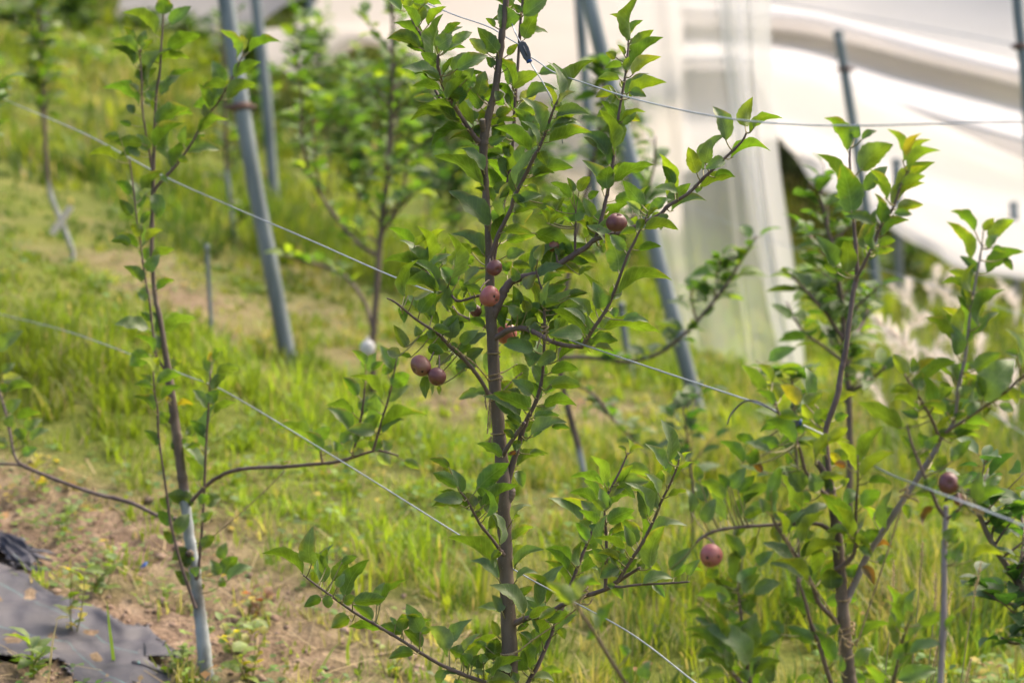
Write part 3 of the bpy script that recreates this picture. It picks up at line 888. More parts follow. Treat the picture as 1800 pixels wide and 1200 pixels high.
class Tree:
    def __init__(s, label, base, group=None, jitter=0.02, wide=1.08):
        s.wide = wide
        s.root = tag(empty("apple_tree", base), label, "apple tree", group)
        s.br = []       # [name, sampled px path, 3-D path, radii, leaf buffer, petiole buffer]
        s.jit = jitter

    def branch(s, pts, d0, d1=None, mat=None, name="branch", cap=None, sides=9, wash_below=None, ground=False, rough=0.03, curve=None):
        """pts: (px, py, radius px); depth runs d0 -> d1 along the branch."""
        p = np.array(pts, float)
        d1 = d0 if d1 is None else d1
        q = spline(p, 8)
        ln = np.concatenate([[0], np.cumsum(np.linalg.norm(np.diff(q[:, :2], axis=0), axis=1))])
        t = ln / ln[-1]
        if callable(d0):
            d = d0(t)
        else:
            d = d0 + (d1 - d0) * t
        W = np.array([at(x, y, dd) for x, y, dd in zip(q[:, 0], q[:, 1], d)])
        R = np.maximum(q[:, 2] * d / FPX, 0.0008)
        if ground:
            g = W[0].copy(); z = float(terrain(g[0], g[1]))
            ext = []
            for k in (1.0, .66, .33):
                e = W[0].copy(); e[2] = W[0][2] * (1 - k) + (z - 0.06) * k; ext.append(e)
            W = np.vstack([ext, W]); R = np.concatenate([[R[0] * 1.35, R[0] * 1.12, R[0] * 1.04], R])
            q = np.vstack([[q[0]] * 3, q]); d = np.concatenate([[d[0]] * 3, d])
        if len(R) > 6:      # buds and node swellings
            R = R * (1 + 0.04 * np.sin(np.arange(len(R)) * 1.9))
            for k in range(3, len(R) - 2):
                if rng.uniform() < .22: R[k] *= 1.0 + rng.uniform(.08, .26) * min(1, .0035 / R[k]); W[k] = W[k] + rng.normal(0, .10, 3) * R[k]
        col = np.zeros((len(W), 3))
        if wash_below is not None: col[:, 0] = np.clip((q[:, 1] - wash_below) / 10 + 0.5, 0, 1); col[:3] = [1, 0, 0]
        b = Buf(); tube(b, W, R, sides, col, rough=rough, cap_mi=1 if cap else None)
        o = b.build(name, [mat or SHOOT, CUTWOOD], s.root, origin=W[0])
        s.br.append(dict(o=o, q=q, d=d, W=W, R=R, leaf=Buf(), n=0))
        return s.br[-1]

    def nearest(s, x, y):
        best = None
        for b in s.br:
            dd = np.hypot(b['q'][:, 0] - x, b['q'][:, 1] - y)
            i = int(np.argmin(dd))
            if best is None or dd[i] < best[0]: best = (dd[i], b, i)
        return best

    def put(s, bx, by, tx, ty, w, side, dz=0.0, rows=13, cols=5):
        dist, b, i = s.nearest(bx, by)
        d = b['d'][i] + dz + rng.normal(0, s.jit)
        B = at(bx, by, d)
        Lp = math.hypot(tx - bx, ty - by)
        T = at(tx, ty, d + rng.uniform(-.35, .25) * Lp * d / FPX)
        W = max(w * 1.0, 0.44 * Lp)
        cph = min(max(w / W, .25), .97)
        view = (B - CAM) / np.linalg.norm(B - CAM)
        ax = (T - B) / np.linalg.norm(T - B)
        pu = np.cross(ax, view); pu /= np.linalg.norm(pu)
        if pu[2] < 0: pu = -pu
        away = side in ('u', 'y', 'x')
        if side == 'g' or side == 'd': away = rng.uniform() < .4
        nrm = (cph if away else -cph) * view + math.sqrt(1 - cph * cph) * pu
        t = np.array(TINTS[side]) * rng.uniform(.8, 1.22) * np.array([rng.uniform(.9, 1.15), 1, rng.uniform(.85, 1.2)])
        young = side in 'yxg'
        leaf(b['leaf'], B, T, s.wide * W * d / FPX, nrm, t, arc=rng.uniform(.06, .22), fold=rng.uniform(.25, .85) if not young else rng.uniform(.4, 1.0),
             wave=rng.uniform(.05, .13), rows=rows, cols=cols, curl=rng.uniform(-.05, .2) if side != 'd' else .5)
        # leaf stalk back to the wood
        k = max(i - 1, 0) if dist < 25 else max(i - 2, 0)
        A = b['W'][k]
        mid = (A + B) / 2 + np.array([0, 0, -0.06 * np.linalg.norm(A - B)])
        if np.linalg.norm(A - B) > .004:
            c = (0.13, 0.10, 0.035)
            tube(b['leaf'], spline([A, mid, B, B + (T - B) * .06], 3), np.linspace(.0011, .0008, 10), 5, c, mi=1)
        b['n'] += 1

    def leaves(s, text, dz=0.0):
        for line in text.strip().splitlines():
            p = line.split()
            if not p: continue
            ox, oy, k = TILES[p[0]]
            for j in range(1, len(p) - 5, 6):
                a = [float(c) for c in p[j:j + 5]]
                s.put(ox + a[0] / k, oy + a[1] / k, ox + a[2] / k, oy + a[3] / k, a[4] / k, p[j + 5], dz)

    def fill(s, per_m, size, tints='uuoy', span=(0.15, 1.0), dzs=.03, skip=(), back=.015):
        """Extra small leaves along the shoots, where the photo shows them only as a jumble."""
        for bi, b in enumerate(list(s.br)):
            if bi in skip or b['o'].name.startswith(('trunk', 'stub', 'knob')): continue
            Ln = np.linalg.norm(np.diff(b['W'], axis=0), axis=1).sum()
            for _ in range(int(Ln * per_m)):
                t = rng.uniform(*span); i = int(t * (len(b['W']) - 1))
                x, y = b['q'][i, :2]
                a = rng.uniform(0, 6.283); r = rng.uniform(8, 22)
                L = size * rng.uniform(.6, 1.15)
                bx, by = x + r * math.cos(a), y + r * math.sin(a) * .8 - 4
                a2 = a + rng.normal(0, .5)
                s.put(bx, by, bx + L * math.cos(a2), by + L * math.sin(a2) * .85 - .42 * L, L * rng.uniform(.24, .42), random.choice(tints), (abs(rng.normal(0, dzs)) + .02) if near_fruit(bx, by) or rng.uniform() < .5 else -abs(rng.normal(0, dzs * .6)))

    def done(s):
        for b in s.br:
            if b['n']:
                b['leaf'].build("foliage", [LEAF, TWIG], b['o'], origin=b['W'][0])


TILES = dict(P1=(660, 0, 4), P2=(1000, 0, 4), P3=(660, 250, 4), P4=(960, 250, 4), P5=(620, 480, 4), P6=(860, 480, 4), P7=(700, 730, 4), P8=(440, 900, 4),
             Q1=(860, 900, 4), Q2=(980, 760, 4), Q3=(1350, 180, 4), Q4=(1350, 480, 4), Q5=(1200, 640, 4), Q6=(1350, 780, 4), Q7=(1200, 900, 4), Q8=(1500, 960, 5),
             R1=(140, 0, 4.495), R2=(140, 260, 4.495), R3=(140, 520, 4.495), R4=(0, 540, 6), R5=(0, 700, 6), R6=(0, 900, 4), R7=(500, 560, 4.287), R8=(1000, 380, 4))

# ---- the middle tree, in focus
D = 3.8
gb = at(899, 1260, D)
M = Tree("tall middle apple tree in sharp focus with dark bark and red fruit", (gb[0], gb[1], float(terrain(gb[0], gb[1]))))
M.branch([(899, 1260, 15), (896, 1150, 14), (890, 1000, 12.5), (886, 870, 12), (877, 760, 11.6), (870, 680, 11), (866, 600, 10.2), (862, 540, 9.6), (861, 490, 8), (858, 400, 6.4),
          (853, 320, 6.2), (850, 275, 7), (851, 243, 8.2), (860, 198, 6.6), (872, 150, 6.2), (882, 62, 5.8), (889, 5, 5.2), (893, -70, 5), (898, -190, 4)], D, name="trunk", mat=BARK, sides=16, ground=True)
M.branch([(852, 236, 5), (849, 222, 5.2), (848, 210, 5.2)], lambda t: D - 0.012 * t, name="stub", mat=BARK, cap=True)
M.branch([(892, 880, 8), (898, 866, 8.5), (899, 850, 4)], D, name="knob", mat=BARK)
MB = [
    ([(847, 252, 5), (836, 243, 4.6), (820, 220, 4), (795, 180, 3.6), (777, 147, 3.3), (770, 117, 3), (771, 95, 2)], 3.8, 3.72),
    ([(845, 256, 4), (820, 228, 3), (800, 206, 2.8), (767, 162, 2.6), (753, 108, 2.6), (745, 72, 2.6), (726, 37, 2.3), (715, 10, 2), (702, -15, 1.5)], 3.82, 3.93),
    ([(866, 470, 3.4), (880, 385, 3), (896, 300, 2.8), (902, 247, 3), (905, 187, 2.8), (910, 120, 2.7), (915, 37, 2.5), (918, 12, 2.3), (921, -60, 2)], 3.82, 3.86),
    ([(858, 470, 4.2), (861, 455, 4.2), (877, 410, 3.8), (897, 370, 3.5), (905, 345, 3.5), (920, 315, 3.4), (937, 280, 3.2), (950, 255, 3), (960, 230, 2.6), (972, 195, 2.2), (982, 175, 1.7), (990, 165, 1)], 3.79, 3.68),
    ([(866, 556, 8), (876, 535, 7.4), (892, 502, 7), (910, 490, 6.6), (942, 482, 6), (977, 467, 5.4), (1010, 447, 5), (1030, 435, 4.6), (1047, 421, 4.2), (1092, 408, 3.8), (1155, 380, 3.4), (1175, 362, 3.2), (1210, 340, 3), (1235, 315, 2.8), (1270, 282, 2.5), (1303, 250, 2.2), (1313, 232, 1.6)], 3.8, 3.71),
    ([(1046, 422, 3.6), (1056, 390, 3.4), (1067, 342, 3.1), (1077, 290, 2.8), (1085, 220, 2.6), (1092, 175, 2.4), (1099, 135, 2.2), (1104, 87, 1.8), (1106, 50, 1)], 3.78, 3.8),
    ([(1011, 447, 2.6), (1011, 420, 2.3), (1012, 392, 2), (1012, 366, 1.2)], 3.77, 3.76),
    ([(866, 596, 6), (876, 591, 5.4), (895, 580, 5), (920, 577, 4.6), (942, 585, 4.4), (970, 600, 4), (995, 607, 3.8), (1024, 610, 3.6)], 3.8, 3.68),
    ([(1022, 610, 3.8), (1030, 598, 3.6), (1045, 575, 3.3), (1067, 542, 3), (1082, 507, 2.8), (1102, 452, 2.5), (1115, 425, 2.3), (1132, 390, 1.9), (1141, 370, 1.2)], 3.68, 3.6),
    ([(888, 875, 6.5), (893, 845, 6.3), (901, 815, 5.6), (912, 780, 5), (924, 742, 4), (941, 708, 3.4), (951, 675, 3), (955, 640, 2.7), (957, 590, 2.6), (957, 555, 2.4), (954, 517, 2), (947, 492, 1.6), (941, 470, 1)], 3.81, 3.74),
    ([(884, 800, 4.4), (894, 783, 4), (907, 764, 3.6), (922, 742, 3)], 3.78, 3.74),
    ([(862, 578, 3.4), (854, 574, 3.2), (827, 562, 2.8), (806, 552, 2.4), (796, 538, 1.6)], 3.82, 3.9),
    ([(858, 520, 3), (837, 521, 2.6), (806, 529, 2.3), (790, 515, 2.2), (772, 502, 2), (757, 487, 1.9), (745, 470, 1.8), (726, 447, 1.4)], 3.82, 3.92),
    ([(866, 700, 4), (859, 692, 3.6), (846, 670, 3.4), (829, 646, 3.4), (808, 624, 3.6), (790, 608, 3.4), (776, 592, 3), (760, 580, 2.7), (730, 560, 2.3), (696, 532, 1.9), (680, 524, 1.2)], 3.79, 3.68),
    ([(886, 975, 4), (880, 968, 3.6), (865, 947, 3), (847, 925, 2.7), (835, 905, 2.4), (820, 877, 2), (807, 862, 1.3)], 3.79, 3.72),
    ([(897, 1225, 5), (875, 1208, 4.4), (855, 1199, 4), (815, 1185, 3.6), (765, 1162, 3.2), (710, 1127, 2.9), (665, 1100, 2.7), (625, 1077, 2.5), (580, 1045, 2.2), (555, 1027, 1.9), (533, 1010, 1.2)], 3.8, 3.7),
    ([(895, 1100, 6.5), (903, 1096, 5.8), (922, 1087, 4.8), (960, 1079, 4.6), (990, 1062, 4.4), (1020, 1050, 4.1), (1067, 1034, 3.8), (1085, 1022, 3.6), (1125, 997, 2.6)], 3.8, 3.68),
    ([(1078, 1028, 2.6), (1090, 1031, 2.4), (1122, 1027, 2.2), (1165, 1025, 2), (1212, 1022, 1.4)], 3.69, 3.62),
    ([(1064, 1034, 3.2), (1065, 1005, 3), (1066, 960, 2.7), (1064, 915, 2.4), (1062, 895, 1.6)], 3.69, 3.67),
    ([(1084, 1024, 3.4), (1098, 1002, 3.2), (1112, 980, 3), (1130, 952, 2.8), (1150, 912, 2.6), (1162, 882, 2.4), (1177, 852, 2.2), (1190, 822, 1.9), (1194, 806, 1.2)], 3.68, 3.6),
    ([(903, 1240, 4.6), (928, 1199, 4.2), (945, 1170, 3.9), (970, 1112, 3.5), (989, 1066, 3.2), (1010, 1010, 3), (1027, 967, 2.7), (1052, 905, 2.4), (1072, 862, 2.2), (1090, 827, 1.9), (1104, 795, 1.1)], 3.83, 3.9),
]
for pts, a, b in MB: M.branch(pts, a, b)
M.leaves("""
P1 330 295 130 150 75 u 325 155 265 25 95 y 370 180 500 50 60 y 230 50 215 -40 60 y 215 60 150 -10 32 y 345 30 380 -10 30 y
P1 400 330 420 160 90 o 430 330 540 250 115 o 490 240 600 160 52 u 535 300 680 225 70 o 390 350 220 320 72 u 450 470 320 370 90 u
P1 450 570 180 480 80 o 455 560 330 500 62 u 455 630 255 605 66 u 570 490 790 390 100 o 790 380 660 270 80 g 540 500 640 370 80 o
P1 480 380 610 310 50 o 720 670 770 500 125 o 740 760 620 610 98 u 760 690 900 605 62 u 550 660 640 560 80 u 930 200 870 30 150 o
P1 860 370 720 195 108 u 840 190 775 130 40 y 1040 110 1210 -20 115 o 1050 275 1130 110 108 u 1020 90 975 30 50 u 930 390 1000 310 50 y
P1 950 590 880 430 92 u 960 620 1150 510 92 u 1150 520 1365 525 72 o 960 640 935 740 60 y 1020 720 1130 650 100 g 1250 740 1200 600 35 y
P1 1290 740 1405 645 34 g 1270 830 1405 800 76 u 1220 1000 1520 915 88 u 1230 940 1460 880 60 o 1140 940 980 760 112 u 1200 920 1150 800 84 u
P1 1090 1070 840 890 100 u 590 850 240 850 92 u 690 880 365 725 112 u 650 910 390 1045 70 u 690 1010 520 975 42 u 700 960 740 870 72 u
P1 800 1010 920 960 70 o 850 880 990 850 42 u 850 820 960 765 72 u 640 560 690 480 80 o 700 850 640 770 90 u 560 740 480 700 60 u
P1 880 700 840 640 70 o 990 760 930 700 70 u 1100 1040 1080 900 80 o 930 480 960 410 60 o 830 470 780 400 60 u 670 620 700 520 70 u
P3 760 310 410 95 102 u 960 300 755 60 112 u 760 200 600 40 72 o 950 250 860 90 92 o 1100 240 1390 180 118 u 970 350 1050 160 108 o
P3 800 590 520 330 128 o 860 330 790 180 92 u 840 430 700 320 62 u 870 580 900 420 118 u 1000 420 1170 370 70 o 970 490 1140 455 82 u
P3 1170 430 1290 415 40 u 980 590 1110 480 98 g 920 690 1125 650 92 u 1120 640 1400 800 128 u 270 760 90 600 76 u 275 730 385 650 50 y
P3 340 895 50 825 76 u 450 1050 165 1005 88 u 350 790 460 720 60 u 310 1200 430 1060 100 u 560 1010 460 880 100 o 550 870 590 740 62 y
P3 470 860 490 740 72 u 680 780 590 710 62 u 770 800 670 750 60 u 920 800 1050 770 80 o 960 860 1100 880 60 u 730 880 620 990 60 g
P3 470 1140 600 1030 100 o 650 1040 590 960 72 u 1140 830 1190 710 70 y 1410 560 1400 365 128 u 1370 400 1230 285 60 u 1390 350 1350 250 48 u
P3 1430 350 1510 240 76 y 1530 520 1460 390 80 o 1500 400 1570 345 50 u 1270 480 1330 390 60 y 1230 560 1200 440 30 y 1230 560 1290 510 30 y
P3 1230 580 1340 510 36 y 1210 570 1150 470 40 y 270 1090 390 1050 66 g 230 1080 290 1170 42 o 1560 640 1480 560 80 u 1560 610 1780 625 88 u
P3 1180 1000 1320 940 52 u 1430 930 1535 880 40 y 1060 1030 1130 930 82 g 990 1150 970 1010 80 u 1060 1200 1040 1110 72 y 1200 1090 1340 1010 100 u
P3 1360 1080 1490 1060 52 u 1330 1180 1500 1140 108 o 880 700 840 560 90 u 760 700 700 630 60 u 1280 800 1330 760 80 u 900 900 960 840 70 u
P3 600 920 660 840 80 u 690 1060 650 1000 60 u 560 1120 510 1060 70 u 990 980 960 880 70 u 420 900 400 820 70 o 640 860 690 800 70 u
P4 480 280 765 160 86 u 680 450 540 270 106 u 660 480 565 415 50 g 690 610 930 610 80 u 900 300 820 165 70 u 860 430 1015 290 100 u
P4 770 460 850 390 80 o 1060 220 1000 35 100 y 1120 150 1160 -20 98 o 1085 320 1330 240 66 u 650 760 810 735 56 u 510 910 420 640 165 u
P4 550 760 450 650 82 o 510 1070 880 955 96 u 590 640 640 520 82 y 720 520 790 460 30 y 740 540 830 510 26 y 700 530 730 430 26 y
P4 350 640 280 560 80 u 430 330 450 170 128 u 380 1170 330 980 128 o 430 330 400 210 70 u 690 540 640 620 60 u
P2 400 220 290 95 56 y 420 230 520 145 50 u 420 300 470 190 36 g 450 340 590 210 80 y 420 490 665 265 80 u 330 405 260 370 56 y
P2 410 500 420 400 56 u 390 390 345 315 30 y 360 880 230 710 90 u 350 880 475 770 92 o 370 860 540 790 32 y 310 1040 270 800 80 u
P2 280 1160 80 930 108 o 1105 990 1015 745 108 o 1240 890 1290 685 104 y 1270 930 1500 820 60 u 1140 1110 1415 1045 52 u 1300 900 1400 810 40 u
P5 380 520 290 365 80 y 690 460 720 290 138 o 760 490 880 400 80 o 800 500 940 420 60 o 640 460 490 440 60 u 330 580 240 540 80 g
P5 410 590 320 570 32 u 530 520 640 560 80 u 690 580 585 645 70 g 870 640 720 640 92 o 810 600 920 530 80 o 740 560 830 500 72 u
P5 520 720 510 880 66 u 530 770 560 855 26 g 610 790 610 855 30 y 960 830 850 840 56 o 1270 540 1060 505 98 o 1290 560 1240 660 125 o
P5 1430 560 1300 650 90 o 1450 610 1700 560 50 u 1390 700 1590 680 76 u 1150 640 1200 810 108 u 1330 770 1260 640 90 o 1330 820 1490 740 92 o
P5 1260 850 1120 750 98 o 1340 935 1575 920 84 u 1140 985 1000 900 80 o 1200 960 1240 840 108 o 1280 1000 1430 930 90 o 1270 1150 1400 1065 60 o
P5 1400 1070 1525 1090 62 u 1060 830 1120 760 80 u 1180 880 1070 840 80 u 1180 1060 1080 1000 70 u 1180 1130 1130 1060 72 o 1210 1110 1280 1040 60 u
P5 1130 1160 1060 1100 50 u 1050 1040 985 1085 30 g 1150 350 1250 300 80 u 1230 380 1290 310 62 y 900 130 790 90 60 u 870 250 790 230 70 o
P5 930 370 820 320 60 u 1160 330 1130 220 80 o 560 300 560 200 60 o 460 440 440 370 60 o 650 420 620 330 70 u 1300 900 1260 760 70 u
P6 470 240 730 270 108 o 690 440 450 250 118 u 480 410 540 310 72 u 700 460 650 290 90 o 800 395 1200 425 96 u 940 330 1120 340 60 o
P6 790 390 850 310 60 o 740 450 865 430 36 u 740 520 880 550 42 g 630 520 600 430 42 o 710 520 660 450 70 o 370 230 500 210 62 u
P6 350 260 270 230 80 u 330 430 290 330 80 o 240 430 300 330 70 y 160 280 210 180 70 u 200 300 130 230 80 o 560 180 680 140 50 u
P7 360 370 220 305 56 u 420 505 245 405 86 u 450 540 380 375 70 o 560 510 780 330 120 u 590 580 760 380 108 o 490 660 290 525 66 u
P7 620 680 710 560 92 u 540 640 480 540 76 g 585 690 510 710 46 u 800 740 935 625 46 g 800 870 950 775 66 u 710 800 650 660 56 g
P7 810 990 890 920 76 y 690 1050 345 860 96 u 700 1145 510 1020 70 o 740 1140 740 980 104 o 820 1070 1025 940 66 o 1190 1090 1035 935 74 u
P7 830 1160 985 1105 46 o 700 980 550 850 60 y 920 270 1030 280 42 u 870 260 805 220 42 u 830 260 770 275 26 d 830 100 750 30 60 u
P7 600 640 560 560 50 o 850 200 900 150 50 u
Q1 380 860 260 610 118 o 410 770 550 700 80 u 470 850 620 720 62 o 350 1010 420 830 80 u 190 590 305 520 60 u 300 890 220 840 42 o
Q1 200 830 280 780 42 u 230 1110 230 970 100 o 270 1030 340 1000 70 g 30 1040 50 880 116 u 90 700 20 580 78 g 310 1160 460 1190 52 g
Q1 310 1070 330 1010 50 u 160 1110 20 1050 62 o 130 490 140 590 96 g 60 870 20 760 60 y 100 1190 30 1130 70 u 200 1190 150 1120 60 o
Q2 290 470 190 325 66 u 360 385 270 305 50 u 350 540 300 390 86 o 370 450 485 370 64 g 365 520 490 435 42 u 330 545 240 470 60 u
Q2 280 620 165 475 106 o 350 630 540 540 106 u 310 680 150 545 70 u 560 780 440 590 94 u 520 800 470 650 70 o 220 760 130 630 70 u
Q2 320 730 220 650 70 o 450 800 360 730 80 o 380 860 480 820 70 o 630 600 560 410 108 o 710 430 615 285 52 g 765 370 730 260 42 g
Q2 780 450 915 410 42 u 650 955 750 645 128 u 460 970 560 890 90 u 440 1000 370 940 70 o 600 1060 810 1020 74 o 670 1060 755 1155 56 o
Q2 920 1000 1000 890 66 o 820 1020 1020 960 52 u 560 880 640 810 60 u 400 1090 345 1065 42 o 340 900 250 820 88 u 240 820 160 770 60 u
Q2 300 950 220 850 52 g 430 340 490 250 50 u 480 130 425 95 26 y 500 150 500 40 28 g 510 140 610 115 22 y 825 240 770 165 26 y
Q2 845 240 845 130 30 g 870 220 940 130 28 y 430 900 390 830 70 u 580 960 610 890 60 u
P8 370 435 80 290 76 u 432 360 440 95 128 o 535 380 540 255 52 u 580 480 690 320 98 u 640 360 750 310 58 u 610 525 660 430 60 o
P8 640 620 590 580 52 g 650 640 750 600 80 u 860 755 720 650 80 u 890 655 940 490 86 o 920 620 1090 465 56 u 1070 850 905 800 80 u
P8 1070 830 1100 740 90 u 1020 790 980 735 32 o 1195 840 1095 640 118 o 1210 945 1080 830 92 u 1400 970 1260 800 128 g 1200 850 1270 820 50 u
P8 1500 1000 1400 960 92 u 1500 970 1610 850 52 g 1540 1070 1480 1000 92 u 1680 1010 1720 890 108 u 1640 1060 1620 990 62 u 1660 950 1580 910 52 u
P8 1470 1130 1355 1135 42 o 1640 1130 1560 1110 42 g 1760 1130 1650 1110 60 o 1760 1040 1800 1100 70 u 1560 1080 1610 1000 70 u
""")
M.fill(60, 59, 'uuuooy', span=(0.12, .93), dzs=.05, skip=(0, 1, 2, 20))
M.done()

# ---- the right tree, a little nearer
DR = 3.16
gb = at(1497, 1240, DR)
R_ = Tree("right apple tree tied with jute twine, one long bare leader and yellowing leaves", (gb[0], gb[1], float(terrain(gb[0], gb[1]))), jitter=.025)
R_.branch([(1497, 1240, 12.5), (1491, 1180, 12), (1484, 1100, 11), (1478, 1020, 10.2), (1473, 960, 10), (1468, 910, 9.4), (1461, 870, 9), (1456, 845, 8), (1447, 828, 6.5), (1435, 811, 5.6)], DR, name="trunk", mat=BARK, sides=14, ground=True, cap=True)
RB = [
    ([(1459, 858, 6), (1456, 820, 5), (1452, 780, 5), (1453, 750, 5), (1472, 695, 5.2), (1478, 655, 5), (1485, 625, 4.8), (1492, 572, 4.6), (1500, 512, 4.4), (1506, 485, 4.2), (1505, 445, 3.5), (1500, 380, 3), (1494, 287, 2.4), (1495, 258, 1.5)], 3.16, 3.2),
    ([(1505, 490, 3.6), (1513, 476, 3.2), (1535, 430, 3), (1550, 395, 2.8), (1570, 365, 2.5), (1582, 330, 2.2), (1596, 300, 1.5)], 3.18, 3.12),
    ([(1466, 938, 6), (1462, 934, 5), (1447, 924, 4), (1430, 920, 3.4), (1375, 921, 3.1), (1300, 926, 2.9), (1260, 932, 2.8), (1237, 942, 2.6), (1224, 953, 2)], 3.16, 3.08),
    ([(1484, 1116, 5), (1470, 1092, 4.4), (1440, 1060, 4.2), (1428, 1028, 4), (1405, 985, 3.7), (1387, 957, 3.4), (1366, 926, 3), (1356, 905, 2)], 3.17, 3.05),
    ([(1490, 1290, 4.6), (1472, 1230, 4.2), (1459, 1195, 4), (1442, 1140, 3.7), (1425, 1095, 3.4), (1415, 1055, 3), (1402, 1018, 2)], 3.14, 3.04),
    ([(1470, 1000, 4.4), (1482, 992, 4), (1500, 975, 3.5), (1504, 952, 3), (1505, 892, 2.7), (1508, 845, 2), (1508, 800, 1.3)], 3.15, 3.07),
    ([(1457, 872, 4), (1440, 858, 3.4), (1416, 828, 3.1), (1405, 787, 2.8), (1387, 755, 2.6), (1372, 732, 2.3), (1362, 708, 2), (1354, 688, 1.2)], 3.15, 3.05),
    ([(1497, 1300, 6), (1440, 1270, 5.4), (1370, 1245, 5), (1322, 1222, 4.6), (1300, 1197, 4.4), (1282, 1175, 4), (1272, 1140, 3.4), (1264, 1110, 2.4)], 3.15, 3.02),
    ([(1330, 1228, 4), (1316, 1188, 3.6), (1306, 1107, 3), (1300, 1060, 2.4), (1296, 1030, 1.4)], 3.08, 3.04),
    ([(1500, 1310, 5), (1540, 1262, 4.2), (1565, 1215, 3.6), (1572, 1190, 3.2), (1580, 1152, 2.6), (1586, 1128, 2.3), (1596, 1096, 1.6)], 3.15, 3.0),
    ([(1440, 1300, 4.2), (1270, 1290, 3.9), (1130, 1245, 3.6), (1100, 1200, 3.4), (1077, 1165, 3.2), (1045, 1112, 3), (1010, 1060, 2.2)], 3.12, 2.82),
]
for pts, a, b in RB: R_.branch(pts, a, b)
R_.branch([(1484, 1062, 8), (1492, 1046, 6.6), (1507, 1015, 6), (1522, 980, 5.8), (1550, 937, 5.6), (1582, 887, 5.3), (1610, 845, 5), (1642, 795, 4.6), (1653, 772, 4.2), (1672, 750, 3.6), (1680, 728, 3.4), (1685, 680, 3), (1697, 625, 3), (1705, 555, 2.6), (1713, 505, 2.4), (1720, 467, 2.2), (1727, 427, 1.5)], 3.17, 3.02, mat=PALEBARK)
R_.branch([(1662, 760, 3), (1674, 752, 2.8), (1712, 727, 2.6), (1737, 710, 2.6), (1770, 687, 2.4), (1792, 667, 2.2), (1840, 636, 1.6)], 3.07, 2.95)
R_.branch([(1652, 774, 3), (1640, 742, 2.7), (1620, 705, 2.4), (1602, 677, 2.2), (1590, 658, 1.4)], 3.07, 2.98)
